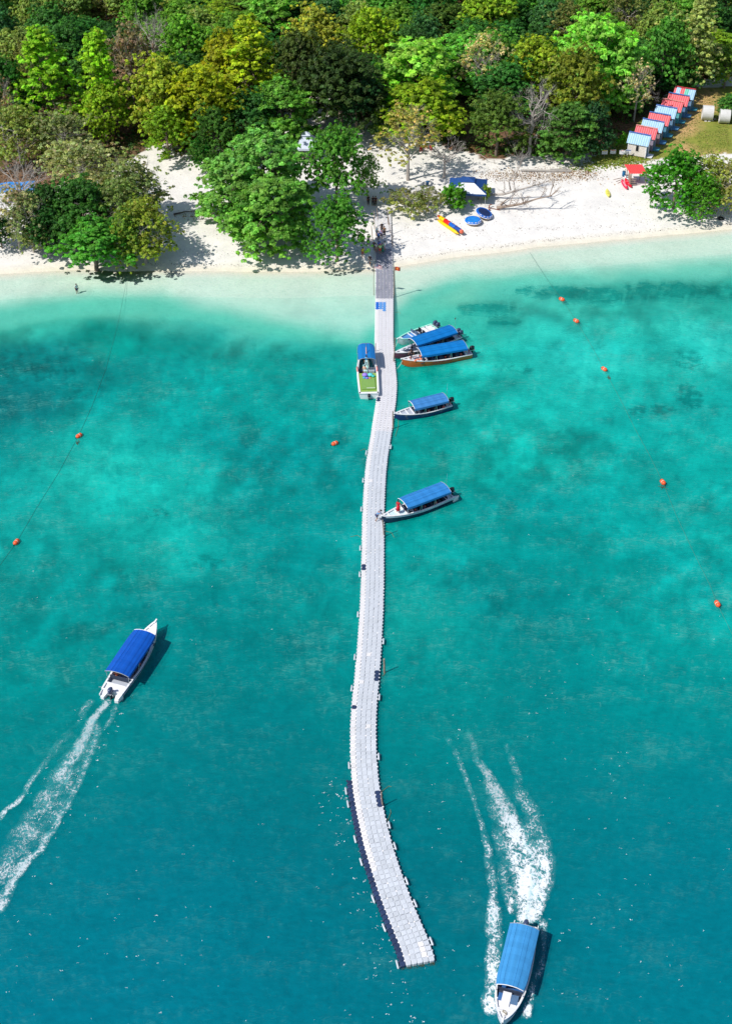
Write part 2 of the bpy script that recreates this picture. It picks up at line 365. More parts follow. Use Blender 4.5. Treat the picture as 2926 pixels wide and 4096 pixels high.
# ================= WATER =================
def water_material(name, alpha, surface):
    t = NT(name); tc = t.n('TexCoord').outputs['Object']
    mp = t.n('Mapping'); mp.inputs['Scale'].default_value = (.6, 1.2, 0); mp.inputs['Rotation'].default_value = (0, 0, R(14)); t.l(tc, mp.inputs[0])
    v = mp.outputs[0]
    at = t.n('Attribute', attribute_name='Col'); am = t.n('Attribute', attribute_name='Clear'); cl = t.n('SeparateColor'); t.l(am.outputs['Color'], cl.inputs[0])
    rp = t.noise(2.2, 5, .68, v, .6); rp2 = t.noise(.45, 4, .6, v)
    rp3 = t.noise(1.0, 6, .72, v, .8)
    k = t.mix(t.ramp(t.math('ADD', t.math('ADD', t.math('MULTIPLY', rp, .5), t.math('MULTIPLY', rp3, .45)), t.math('MULTIPLY', rp2, .05)), .38, .62), (.5, .82, .84), (1.5, 1.17, 1.15))
    c = t.mix(1.0, at.outputs['Color'], k, 'MULTIPLY')
    mq = t.n('Mapping'); mq.inputs['Scale'].default_value = (1, .85, 0); t.l(tc, mq.inputs[0]); w = mq.outputs[0]
    pn = t.noise(.30, 9, .68, w, .5); pm = t.noise(.075, 3, .5, w); reg = t.math('MULTIPLY', t.ramp(pm, .40, .60), cl.outputs[2])
    dk_ = t.math('MULTIPLY', t.ramp(t.noise(.42, 8, .66, w, .8), .515, .60), cl.outputs[2])
    c = t.mix(t.math('MULTIPLY', t.ramp(pn, .49, .58), t.math('MULTIPLY', reg, .85)), c, t.mix(1.0, c, (1.9, 1.22, 1.2), 'MULTIPLY'))
    c = t.mix(t.math('MULTIPLY', dk_, .55), c, t.mix(1.0, c, (.4, .74, .78), 'MULTIPLY'))
    bn = t.n('Mapping'); bn.inputs['Scale'].default_value = (.8, 1, 0); t.l(tc, bn.inputs[0]); bd = t.ramp(t.math('ADD', t.noise(.75, 9, .72, bn.outputs[0], .7), t.math('MULTIPLY', am.outputs['Alpha'], .34)), .60, .70)
    c = t.mix(t.math('MULTIPLY', bd, t.ramp(am.outputs['Alpha'], .05, .4)), c, t.mix(1.0, c, (.12, .58, .60), 'MULTIPLY'))
    # pale flecks from stretched noise, fading out towards the beach and in near water
    fl = t.ramp(t.math('ADD', t.math('MULTIPLY', t.noise(1.5, 8, .82, v, 1.4), .75), t.math('MULTIPLY', t.noise(.22, 3, .5, v), .25)), .53, .66)
    c = t.mix(t.math('MULTIPLY', t.math('MULTIPLY', fl, .5), t.math('MULTIPLY', cl.outputs[1], t.ramp(cl.outputs[2], -.35, .8))), c, (.22, .66, .56))
    d = t.n('BsdfDiffuse'); t.l(c, d.inputs[0])
    tr = t.n('BsdfTransparent')
    mx = t.n('MixShader'); t.l(t.math('MULTIPLY', cl.outputs[0], alpha), mx.inputs[0]); t.l(tr.outputs[0], mx.inputs[1]); t.l(d.outputs[0], mx.inputs[2])
    if not surface: return t.out(mx.outputs[0])
    h = t.math('ADD', t.math('ADD', t.math('MULTIPLY', t.noise(.9, 3, .6, v, .4), 1.0), t.math('MULTIPLY', t.noise(4.5, 4, .65, v, .5), .3)), t.math('MULTIPLY', t.noise(.18, 2, .5, v), 1.2))
    nb = t.bump(h, .5, .12); nd = t.bump(h, .35, .1); t.l(nd, d.inputs['Normal'])
    fr = t.n('Fresnel', i_IOR=1.33); t.l(nb, fr.inputs['Normal'])
    gl = t.n('BsdfGlossy', i_Roughness=.12, i_Color=(.6, .6, .6, 1)); t.l(nb, gl.inputs['Normal'])
    m2 = t.n('MixShader'); t.l(fr.outputs[0], m2.inputs[0]); t.l(mx.outputs[0], m2.inputs[1]); t.l(gl.outputs[0], m2.inputs[2])
    return t.out(m2.outputs[0])
X, Y = grid(axis_pts(-66, 66, .7, -4000, 4000), axis_pts(46, 204, .7, -3000, 204))
D = Y - shore(X); keep = D < 6
wc = water_col(X, Y) * dapple(X, Y)[..., None]
alp = np.clip((-D - 3) / 26, 0.03, 1)
# layered water body: rippled surface and two deeper layers that catch the light and shade passing down
lay = []
for z, a, surf in ((0, .5, True), (-.35, .55, False), (-.8, 1.0, False)):
    Zl = np.full(X.shape, float(z))
    me = grid_mesh('sea', X, Y, Zl, [water_material('sea_surface' if surf else 'sea_body', a, surf)])
    gain = np.array([.55, 1.15, 1.17]) * (1 - .06 * (1 - alp[..., None]))
    set_col(me, 'Col', wc * gain); set_col(me, 'Clear', np.stack([alp if z > -.7 else np.clip((-D - 18) / 8, 0, 1), np.clip((alp - .3) * 2, 0, 1), np.clip((Y - 84) / 26, .08, 1) * np.clip((np.interp(X, E2X, E2Y) - Y) / 2, 0, 1), bed_mask(X, Y)], -1))
    o = tag(ob('sea' if surf else 'sea_depth', me), kind='structure'); lay.append(o)

# ================= FOAM =================
def foam_material():
    t = NT('foam'); tc = t.n('TexCoord').outputs['Object']
    dn = t.n('SeparateColor'); t.l(t.n('Attribute', attribute_name='Dens').outputs['Color'], dn.inputs[0])
    mp = t.n('Mapping'); mp.inputs['Scale'].default_value = (1, .8, 1); t.l(tc, mp.inputs[0]); v = mp.outputs[0]
    n = t.noise(1.7, 7, .66, v, 1.1); rid = t.math('SUBTRACT', 1, t.math('MULTIPLY', t.math('ABSOLUTE', t.math('SUBTRACT', n, .5)), 9), clamp=True)
    vo = t.n('TexVoronoi', feature='DISTANCE_TO_EDGE', i_Scale=2.6); vv = t.n('VectorMath', operation='ADD'); t.l(v, vv.inputs[0])
    nv = t.n('TexNoise', i_Scale=2.0, i_Detail=5); t.l(v, nv.inputs['Vector']); t.l(nv.outputs[1], vv.inputs[1]); t.l(vv.outputs[0], vo.inputs['Vector'])
    cell = t.math('SUBTRACT', 1, t.math('MULTIPLY', vo.outputs[0], 5), clamp=True)
    f = t.noise(5.5, 5, .75, v)
    val = t.math('ADD', t.math('ADD', t.math('MULTIPLY', rid, .28), t.math('MULTIPLY', cell, .26)), t.math('MULTIPLY', f, .62))
    big = t.n('MapRange', clamp=True); [big.inputs.__getitem__(i).__setattr__('default_value', q) for i, q in ((1, .34), (2, .62), (3, .62), (4, 1.12))]; t.l(t.noise(.75, 4, .6, v, .8), big.inputs[0])
    dd = t.math('MULTIPLY', dn.outputs[0], big.outputs[0])
    al = t.ramp(t.math('SUBTRACT', val, t.math('SUBTRACT', 1.15, dd)), 0, .3)
    al = t.math('MULTIPLY', al, t.ramp(dn.outputs[0], .02, .3)); al = t.math('MULTIPLY', al, dn.outputs[1])
    un = t.math('MULTIPLY', t.math('MULTIPLY', t.ramp(dd, .3, 1.0), t.ramp(n, .2, .6)), .7); tot = t.math('MAXIMUM', al, un)
    fr = t.math('DIVIDE', al, t.math('MAXIMUM', tot, .001), clamp=True)
    d = t.n('BsdfDiffuse'); t.l(t.mix(fr, (.16, .56, .58), t.mix(f, (.62, .72, .76), (.86, .88, .9))), d.inputs[0]); tr = t.n('BsdfTransparent'); al = tot
    mx = t.n('MixShader'); t.l(al, mx.inputs[0]); t.l(tr.outputs[0], mx.inputs[1]); t.l(d.outputs[0], mx.inputs[2])
    return t.out(mx.outputs[0])
M_FOAM = foam_material()
def foam_ribbon(pts, z=.03, na=14, fall=2.2, wk=1.2):
    """pts: (px, py, half width px, density, opacity) along the path in photo pixels"""
    pts = np.array(pts, float); s = np.concatenate([[0], np.cumsum(np.hypot(np.diff(pts[:, 0]), np.diff(pts[:, 1])))])
    n = max(8, int(s[-1] / 9)); q = np.stack([np.interp(np.linspace(0, s[-1], n), s, pts[:, k]) for k in range(5)], -1)
    W = [P(r[0], r[1]) for r in q]; rows = []; den = []
    for i, r in enumerate(q):
        a, b = W[max(i - 2, 0)], W[min(i + 2, n - 1)]; d = (b - a).normalized(); nn = Vector((-d.y, d.x, 0))
        hw = wk * r[2] / (FPX * math.sin(TH) + (r[1] - CY) * math.cos(TH)) * CH
        wob = (float(fbm(W[i].x, W[i].y, 3, 81)) - .5) * hw * .5
        end = min(1, i / 4, (n - 1 - i) / 4)
        rows.append([]); den.append([])
        for j in range(na):
            e = -1 + 2 * j / (na - 1); p = W[i] + nn * (e * hw + wob); rows[-1].append((p.x, p.y, z))
            den[-1].append((r[3] * max(0, 1 - abs(e) ** fall) * end, r[4], 0))
    return rows, np.array(den)
def foam_thing(name, label, ribbons, soft=1.0):
    m = MB(); dn = []
    for k, r in enumerate(ribbons):
        rows, d = foam_ribbon(r, .03 + .012 * k); m.sheet(rows); d = d.copy(); d[..., 1] *= soft; dn.append(d.reshape(-1, 3))
    me = m.mesh(name, M_FOAM); set_col(me, 'Dens', np.concatenate(dn))
    return tag(ob(name, me), label, None, kind='stuff')
def sc_(pts, ox, oy, k): return [(ox + a / k, oy + b / k, w / k, d, o) for a, b, w, d, o in pts]
A = lambda *p: sc_(p, 1700, 2850, 2.527)
foam_thing('foam_wake', 'broad white foam wake trailing behind the departing blue-roofed boat', [
    A((1025, 2190, 90, 1.0, 1), (1030, 2050, 125, 1.1, 1), (1040, 1900, 165, 1.08, 1), (1020, 1750, 180, 1.05, 1), (990, 1600, 165, 1.02, 1), (950, 1400, 165, 1.0, 1), (900, 1250, 160, .95, .95), (860, 1100, 145, .92, .85), (800, 970, 130, .85, .7), (740, 850, 110, .8, .6), (660, 720, 100, .8, .6), (620, 600, 60, .7, .5), (500, 470, 60, .62, .5), (480, 300, 50, .5, .4), (400, 150, 60, .45, .4)),
    A((1060, 2170, 70, 1, 1), (1130, 1900, 110, .95, 1), (1180, 1700, 130, .9, 1), (1190, 1550, 150, .8, 1), (1160, 1350, 170, .66, 1), (1080, 1100, 160, .55, 1), (960, 850, 120, .5, 1), (920, 600, 60, .5, 1), (780, 250, 60, .45, 1)),
    A((900, 2100, 40, .8, 1), (860, 1900, 80, .7, 1), (800, 1700, 110, .55, 1), (790, 1500, 90, .5, 1), (740, 1200, 90, .55, 1), (680, 1000, 90, .5, 1), (640, 700, 80, .5, .8)),
    A((670, 2280, 110, .78, 1), (670, 2000, 80, .72, 1), (690, 1800, 60, .70, 1), (640, 1600, 70, .64, 1), (640, 1400, 60, .58, 1), (590, 1200, 50, .62, 1), (550, 1080, 40, .56, 1), (480, 850, 40, .52, 1), (390, 620, 50, .50, 1), (290, 380, 50, .46, 1), (200, 200, 60, .45, 1))])
B = lambda *p: sc_(p, 1900, 3600, 4.585)
foam_thing('bow_foam', 'lacy white foam thrown along both sides of the departing boat', [
    B((350, -20, 150, .75, 1), (330, 300, 170, .85, 1), (320, 560, 190, .85, 1), (350, 800, 170, .68, 1), (320, 1100, 180, .88, 1), (330, 1400, 170, .85, 1), (290, 1650, 170, .85, 1), (250, 1850, 180, 1.0, 1), (290, 2100, 150, 1.0, 1), (330, 2200, 120, .8, 1)),
    B((1230, 250, 90, .7, 1), (1240, 480, 110, .75, 1), (1260, 850, 60, .5, 1), (1210, 1200, 90, .7, 1), (1120, 1400, 90, .55, 1), (1000, 1850, 90, .8, 1), (920, 2120, 110, .9, 1), (830, 2250, 80, .6, 1))])
C_ = lambda *p: sc_(p, 0, 2750, 2.394)
foam_thing('foam_trail', 'thin lacy foam trail left behind the white-bowed boat on the left', [
    C_((1062, 60, 45, .85, .6), (1040, 105, 50, .9, .7), (980, 200, 48, .98, .75), (900, 310, 48, .95, .65), (830, 430, 60, .95, .6), (760, 550, 75, .9, .65), (710, 660, 85, .82, .75), (650, 760, 95, .78, .85), (590, 870, 100, .74, .85), (520, 980, 110, .62, .85)),
    C_((950, 95, 60, .60, .8), (830, 170, 70, .56, .8), (780, 290, 60, .46, .9), (690, 420, 70, .44, .9), (560, 560, 60, .48, .9), (440, 720, 50, .54, .9), (330, 850, 42, .68, .95), (260, 950, 38, .72, .95), (240, 1010, 38, .75, .9), (150, 1110, 38, .92, .95), (60, 1170, 35, .85, .95), (0, 1260, 40, .7, .95), (-60, 1300, 40, .7, .9)),
    C_((1100, 120, 50, .55, .9), (1085, 290, 35, .6, .9), (1000, 390, 50, .45, .9), (930, 400, 60, .56, .9), (900, 480, 60, .54, .9), (880, 610, 50, .58, .9), (820, 740, 48, .62, .95), (760, 910, 45, .7, .95), (700, 1010, 45, .62, .95), (650, 1140, 50, .6, .95), (580, 1230, 42, .7, .95), (510, 1370, 48, .72, .95), (440, 1440, 60, .76, .95), (400, 1560, 48, .85, .95), (310, 1620, 50, .85, .95), (230, 1700, 70, .88, .95), (140, 1830, 60, .85, .95), (70, 1960, 80, .8, .95), (10, 2080, 90, .8, .95), (-50, 2200, 90, .8, .95)),
    C_((960, 260, 110, .50, .9), (800, 560, 170, .52, .9), (640, 850, 210, .55, .95), (480, 1120, 230, .60, .95), (330, 1330, 230, .62, .95), (200, 1520, 210, .63, .95), (100, 1700, 180, .63, .95), (20, 1850, 150, .63, .95), (-40, 1950, 140, .62, .95))], .78)
# small quads on the surface: foam flecks, and white ones painted as sun glints
rg = np.random.default_rng(5); Q = []
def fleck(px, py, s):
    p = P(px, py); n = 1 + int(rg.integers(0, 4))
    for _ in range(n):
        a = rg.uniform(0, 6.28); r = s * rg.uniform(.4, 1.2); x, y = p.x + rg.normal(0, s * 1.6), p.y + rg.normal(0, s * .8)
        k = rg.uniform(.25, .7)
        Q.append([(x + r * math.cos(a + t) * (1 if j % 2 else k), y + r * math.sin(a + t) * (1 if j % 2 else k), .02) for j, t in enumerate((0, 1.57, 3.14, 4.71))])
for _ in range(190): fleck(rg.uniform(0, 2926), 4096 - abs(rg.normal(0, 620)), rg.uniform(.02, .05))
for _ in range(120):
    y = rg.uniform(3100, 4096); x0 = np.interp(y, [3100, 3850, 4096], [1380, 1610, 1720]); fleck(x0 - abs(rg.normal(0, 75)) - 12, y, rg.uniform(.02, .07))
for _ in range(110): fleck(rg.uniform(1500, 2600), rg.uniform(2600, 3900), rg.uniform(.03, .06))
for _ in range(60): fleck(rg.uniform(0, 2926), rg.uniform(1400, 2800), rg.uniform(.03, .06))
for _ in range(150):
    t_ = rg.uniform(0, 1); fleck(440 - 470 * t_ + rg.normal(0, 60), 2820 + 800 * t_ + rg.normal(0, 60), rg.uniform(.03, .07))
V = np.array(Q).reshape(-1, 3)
me = quads_mesh('foam_and_glint_flecks', V, len(Q), None, mat('foam_and_glint_white', (238, 242, 245), .5, .05))
tag(ob('foam_and_glint_flecks', me), 'small white flecks of foam and painted sun glints scattered on the dark water', kind='stuff')
# ================= TREES =================
def unit(n, r):
    v = r.normal(size=(n, 3)); return v / np.linalg.norm(v, axis=1)[:, None]
def leaf_quads(pos, nrm, size, r):
    n = len(pos); a = np.cross(nrm, unit(n, r)); a /= np.linalg.norm(a, axis=1)[:, None] + 1e-9; b = np.cross(nrm, a)
    s = size * r.uniform(.6, 1.35, n)[:, None]; k = r.uniform(.4, .75, n)[:, None]
    V = np.stack([pos - a * s, pos + b * s * k + a * s * .2, pos + a * s, pos - b * s * k + a * s * .1], 1)
    V[:, 0, 2] -= (s * .15)[:, 0]; V[:, 2, 2] -= (s * .15)[:, 0]
    return V.reshape(-1, 3)
def crown(name, seed, cl, sub, per, leaf, flat=.75, low=-.35, srad=.3, yellow=.0):
    """cl: (n,4) big clusters; each carries sub tufts, each tuft per leaves"""
    r = np.random.default_rng(seed); n = len(cl); per = int(per * 1.45)
    d = unit(n * sub, r); d[:, 2] = np.where(d[:, 2] < low, -d[:, 2], d[:, 2])
    c = np.repeat(cl, sub, 0); rad = c[:, 3:4] * r.uniform(.35, 1.35, (len(c), 1))
    sc = c[:, :3] + d * rad * (1, 1, flat); sr = srad * r.uniform(.5, 1.2, len(c))
    d2 = unit(len(c) * per, r); d2[:, 2] = np.where(d2[:, 2] < -.3, -d2[:, 2], d2[:, 2])
    pos = np.repeat(sc, per, 0) + d2 * (np.repeat(sr, per)[:, None] * r.uniform(.5, 1.1, (len(d2), 1))) * (1, 1, .7)
    nr = d2 * .5 + np.repeat(d, per, 0) * .5 + (0, 0, .6) + r.normal(size=d2.shape) * .42; nr /= np.linalg.norm(nr, axis=1)[:, None]
    V = leaf_quads(pos, nr, leaf * .80, r)
    t = np.repeat(r.uniform(.6, 1.45, len(c)), per) * r.uniform(.75, 1.25, len(d2)) * np.repeat(r.uniform(.85, 1.15, n), sub * per)
    yel = np.repeat(r.uniform(0, 1, len(c)) < yellow, per) * r.uniform(.2, 1, len(d2))
    w = np.repeat(r.uniform(-.12, .12, len(c)), per)
    tint = np.stack([t * (1 + w + yel * .55), t * (1 + yel * .1), t * (1 - w + yel * .9)], -1)
    return quads_mesh(name, V, len(pos), tint, M_LEAF)
def limb(m, a, b, r0, r1, seg=4, wob=.12, r=rng, n=5):
    a, b = Vector(a), Vector(b); L = (b - a).length; pts = [a]
    for i in range(1, seg): pts.append(a.lerp(b, i / seg) + Vector(tuple(r.normal(0, wob * L * .35, 3))) * .5)
    pts.append(b); m.tube(pts, [r0 + (r1 - r0) * i / seg for i in range(seg + 1)], n)
    return pts
def trunk_mesh(name, cl, H, base_r, seed, fork=.35, frac=.6, bark=None, lean=0):
    r = np.random.default_rng(seed); m = MB(); top = Vector((lean, 0, H * .72)); f = Vector((lean * .4, 0, H * fork))
    m.tube([(0, 0, -.5), (0, 0, .1), (.05, .02, H * fork * .5), f], [base_r * 1.7, base_r * 1.2, base_r, base_r * .85], 7)
    limb(m, f, top, base_r * .8, base_r * .25, 4, .1, r)
    for c in cl[r.permutation(len(cl))[:max(4, int(len(cl) * frac))]]:
        st = f.lerp(top, float(r.uniform(0, .8))); e = Vector(c[:3]) - Vector((0, 0, float(c[3]) * .3)); limb(m, st, e, base_r * .38, base_r * .08, 4, .16, r, 4)
    return m.mesh(name, bark or M_BARK, True)
def twig_mesh(name, seed, H, Rr, bark, depth=4, nb=6, lowf=.25, r0=.16):
    r = np.random.default_rng(seed); m = MB()
    def rec(a, d, L, rad, k):
        b = a + d * L; pts = [a, a.lerp(b, .5) + Vector(tuple(r.normal(0, L * .07, 3))), b]
        m.tube(pts, [rad, rad * .75, rad * .5], 4 if k > 1 else 3, 0, False)
        if k == 0: return
        for _ in range(3 if k > 1 else 4):
            nd = (d + Vector(tuple(r.normal(0, .55, 3))) + Vector((0, 0, .12))).normalized(); rec(b if r.random() < .6 else a.lerp(b, float(r.uniform(.4, .9))), nd, L * float(r.uniform(.55, .8)), rad * .5, k - 1)
    m.tube([(0, 0, -.5), (.1, 0, H * lowf), (0, .1, H * .6)], [r0 * 1.5, r0, r0 * .7], 6)
    for i in range(nb):
        t = 2 * math.pi * i / nb + float(r.uniform(0, .5)); z = H * float(r.uniform(lowf, .6))
        d = Vector((math.cos(t), math.sin(t), float(r.uniform(.35, 1.3)))).normalized(); rec(Vector((0, 0, z)), d, Rr * .42, r0 * .55, depth)
    return m.mesh(name, bark, False)
def dome(n, Rr, z0, z1, seed, rc, inner=.25, wide=1.0):
    r = np.random.default_rng(seed); out = []
    for i in range(n):
        k = (i + .5) / n; el = math.asin(min(1, k * 1.02)) if r.random() > inner else r.uniform(0, 1.2); az = i * 2.399 + r.uniform(-.4, .4)
        rr = Rr * r.uniform(.45, 1.12); h = z0 + (z1 - z0) * math.sin(el) * r.uniform(.8, 1.05)
        out.append((rr * math.cos(el) ** wide * math.cos(az), rr * math.cos(el) ** wide * math.sin(az), h, rc * r.uniform(.7, 1.25)))
    return np.array(out)
PROTO = {}
def reg(kind, me_c, me_t, Rr, H): PROTO.setdefault(kind, []).append((me_c, me_t, Rr, H))
for s in range(3):      # broad rounded crown
    cl = dome(36, 4.3, 2.0, 8.4, 100 + s, 1.6, .35); reg('round', crown('crown', 200 + s, cl, 30, 17, .2, yellow=.04), trunk_mesh('trunk', cl, 9, .24, s), 5, 9.6)
for s in range(3):      # close small-leaved dark crown
    cl = dome(42, 4.3, 1.6, 7.9, 110 + s, 1.6, .4); reg('dense', crown('crown', 210 + s, cl, 30, 17, .17, .8, yellow=.06), trunk_mesh('trunk', cl, 9, .22, 10 + s), 5, 9.2)
for s in range(2):      # almond: flat whorled tiers, big leaves
    r = np.random.default_rng(400 + s); cl = []
    for z, Rr, n in ((2.0, 4.2, 11), (3.4, 4.5, 12), (5.0, 4.2, 12), (6.6, 3.5, 10), (7.9, 2.3, 7), (8.8, .9, 3)):
        for i in range(n):
            a = 6.283 * i / n + r.uniform(-.3, .3); q = Rr * r.uniform(.45, 1.08); cl.append((q * math.cos(a), q * math.sin(a), z + r.uniform(-.7, .7), 1.3 * r.uniform(.8, 1.25)))
    cl = np.array(cl); reg('tiered', crown('crown', 220 + s, cl, 22, 15, .24, .5, -.2, .36, yellow=.03), trunk_mesh('trunk', cl, 9.2, .22, 20 + s, .3, .8), 5, 9.6)
for s in range(2):      # tall narrow
    r = np.random.default_rng(410 + s); cl = []
    for i in range(44):
        k = (i + .5) / 44; z = 2.2 + k * 11.2; q = (1 - k) ** .6 * 3.6 * r.uniform(.3, 1.1); a = i * 2.4 + r.uniform(-.5, .5)
        cl.append((q * math.cos(a), q * math.sin(a), z, (1.6 - .7 * k) * r.uniform(.8, 1.2)))
    cl = np.array(cl); reg('tall', crown('crown', 230 + s, cl, 22, 16, .2, .8, -.3, .3, yellow=.05), trunk_mesh('trunk', cl, 14, .22, 30 + s, .25, .8), 3.8, 14.4)
for s in range(2):      # thin mottled crown, twigs show
    cl = dome(38, 4.3, 1.8, 8.0, 120 + s, 1.6, .35); reg('thin', crown('crown', 240 + s, cl, 24, 10, .19, .8, -.5, .3, yellow=.3), twig_mesh('trunk', 40 + s, 8.6, 4.4, M_PALEBARK, 3, 7), 5, 9.2)
for s in range(2):      # leafless
    reg('bare', None, twig_mesh('trunk', 50 + s, 8.5, 4.6, M_PALEBARK, 4, 11, .18, .2), 4.4, 8.6)
for s in range(2):      # few last leaves
    cl = dome(22, 4.0, 3.4, 8.0, 130 + s, 1.3, .3); reg('sparse', crown('crown', 250 + s, cl, 14, 8, .18, .7, -.6, .28, yellow=.35), twig_mesh('trunk', 60 + s, 8.2, 4.4, M_PALEBARK, 4, 7, .3), 4.8, 9)
for s in range(2):      # shrub
    cl = dome(12, 1.1, .35, 1.35, 140 + s, .6, .4); reg('bush', crown('foliage', 260 + s, cl, 17, 14, .12, .8, -.2, .17, yellow=.05), trunk_mesh('stem', cl, 1.5, .05, 70 + s, .15, .8), 1.6, 1.9)
for s in range(1):      # thin shrub
    cl = dome(12, 1.2, .3, 1.3, 145 + s, .6, .4); reg('thinbush', crown('foliage', 265 + s, cl, 12, 8, .11, .8, -.4, .17, yellow=.3), twig_mesh('stem', 75 + s, 1.5, 1.3, M_PALEBARK, 3, 6, .1, .05), 1.6, 1.8)
TPOS = []
def tree(kind, pos, Rr, H, rgb, label, cat='tree', name='tree', group=None):
    random.seed(label); pr = PROTO[kind]; me_c, me_t, R0, H0 = pr[random.randrange(len(pr))]
    t = thing(name, label, cat, pos, random.uniform(0, 6.28), group, (Rr / R0, Rr / R0, H / H0))
    TPOS.append((pos[0], pos[1], Rr))
    if me_t: ob('trunk' if cat == 'tree' else 'stem', me_t, t)
    if me_c: c = ob('crown' if cat == 'tree' else 'foliage', me_c, t); c.color = (*[min(1, v * 1.16) for v in lin(rgb)], 1)
    return t
def tree_px(kind, cx, yt, yb, w, rgb, label, **k):
    """crown centre column, top row, ground row and width in the 1624-wide frame"""
    b = G(cx * U, yb * U); dpt = (b - camo.location).length; s = FPX / (b.y * math.cos(TH) + (CH - b.z) * math.sin(TH))
    Rr = w * U / 2 / s * 1.22
    # height: find H so that the crown's far top edge reaches yt
    H = 3.0
    for _ in range(40):
        q = (b.x, b.y + Rr * .25, b.z + H); zc = q[1] * math.cos(TH) + (CH - q[2]) * math.sin(TH); v = ((CH - q[2]) * math.cos(TH) - q[1] * math.sin(TH)) / zc * FPX + CY
        if v > yt * U: H += .4
        else: break
    return tree(kind, b, Rr, H, rgb, label, **k)
YG = (150, 172, 40); BG = (118, 168, 62); OL = (150, 150, 45); DG = (60, 108, 38); MG = (88, 135, 52); MOT = (150, 162, 105); LG = (115, 168, 78); BR = (110, 105, 60); BL = (92, 150, 52)
T = tree_px
# --- trees standing on the beach, left to right ---
T('round', 215, 478, 600, 150, BL, 'low dense green tree leaning over the water at the left shoreline')
T('thin', 325, 430, 585, 125, (128, 150, 50), 'thin yellow-green tree right of the low shoreline tree, on the left beach')
T('dense', 195, 385, 545, 150, DG, 'dark green tree just behind the low shoreline tree')
T('dense', 120, 395, 535, 110, (45, 88, 34), 'dark bushy tree on the left beach between the grey bare tree and the shoreline tree')
T('thin', 300, 330, 500, 150, (125, 138, 78), 'mottled beige and green tree above the thin yellow-green beach tree')
T('thin', 190, 300, 450, 150, MOT, 'pale mottled tree behind the dark green tree on the left')
T('sparse', 45, 400, 555, 130, (150, 145, 105), 'half-bare grey tree at the left edge of the beach by the blue tarp')
T('bare', 60, 330, 500, 110, OL, 'leafless grey tree at the left edge above the blue tarp')
T('dense', 5, 470, 550, 60, (48, 92, 42), 'dark bush-like tree cut by the left edge at the sand')
T('tiered', 590, 276, 470, 165, LG, 'tall bright green almond tree left of the white pavilion tent')
T('tiered', 520, 340, 490, 138, LG, 'bright green almond tree spreading left over the white sand')
T('tiered', 605, 392, 552, 160, (105, 160, 66), 'bright green almond tree at the shore left of the pier, its shadow near the water')
T('round', 560, 425, 540, 100, (95, 150, 52), 'mid green tree squeezed between the two almond trees left of the pier')
T('round', 748, 268, 465, 120, (95, 142, 48), 'mid green tree right of the white pavilion tent')
T('thin', 815, 330, 445, 60, (110, 145, 60), 'slim thin-crowned green tree beside the path to the pier')
T('dense', 748, 425, 580, 112, (80, 140, 45), 'rounded green tree overhanging the beach directly left of the pier head')
T('round', 455, 300, 378, 55, (60, 120, 35), 'small deep green tree at the back of the left beach')
T('thin', 75, 425, 560, 110, (125, 140, 82), 'grey-green mottled tree over the sand at the far left, above the bare branch')
T('thin', 275, 385, 545, 120, (118, 140, 70), 'mottled green tree left of the thin yellow-green tree on the left beach')
T('round', 300, 455, 590, 80, (105, 140, 48), 'small green tree at the waterline right of the low shoreline tree')
T('dense', 110, 440, 560, 90, (52, 100, 38), 'dark green tree at the sand left of the low shoreline tree')
# --- right of the pier ---
T('sparse', 905, 225, 400, 150, (155, 155, 80), 'half-bare tree with yellowish leaves behind the pier head')
T('bare', 985, 300, 395, 90, OL, 'small leafless tree right of the half-bare tree behind the blue and white tent')
T('thinbush', 905, 405, 470, 90, (125, 138, 70), 'thin scrubby bush beside the pier posts', cat='bush', name='bush')
T('thinbush', 950, 400, 468, 80, (120, 132, 68), 'thin scrubby bush between the pier posts and the blue and white tent', cat='bush', name='bush')
T('bush', 1005, 405, 463, 68, (80, 140, 30), 'rounded bright green bush at the front left corner of the blue and white tent', cat='bush', name='bush')
T('bush', 1076, 418, 446, 26, (130, 160, 40), 'small yellowish bush at the front right corner of the blue and white tent', cat='bush', name='bush')
T('dense', 1492, 322, 462, 118, (78, 138, 30), 'big glossy green tree on the sand right of the red-roofed shelter')
T('dense', 1552, 385, 488, 72, (78, 138, 32), 'low glossy green crown above the black tyre on the right beach')
T('thin', 1570, 335, 455, 110, (140, 155, 68), 'yellowish thin tree behind the glossy green tree at the right beach')
T('thin', 1618, 345, 475, 90, (145, 155, 80), 'pale yellow-green tree cut by the right edge of the photo on the beach')
T('bush', 1378, 305, 331, 24, (95, 165, 40), 'small bright bush left of the front beach hut', cat='bush', name='bush')
T('bush', 1600, 0, 0, 0, MG, '', cat='bush') if False else None
T('round', 1620, 205, 262, 60, (70, 128, 50), 'green tree at the right edge beyond the two concrete rings')
T('bush', 1510, 195, 212, 30, (90, 160, 50), 'small bright bush behind the last beach hut', cat='bush', name='bush')
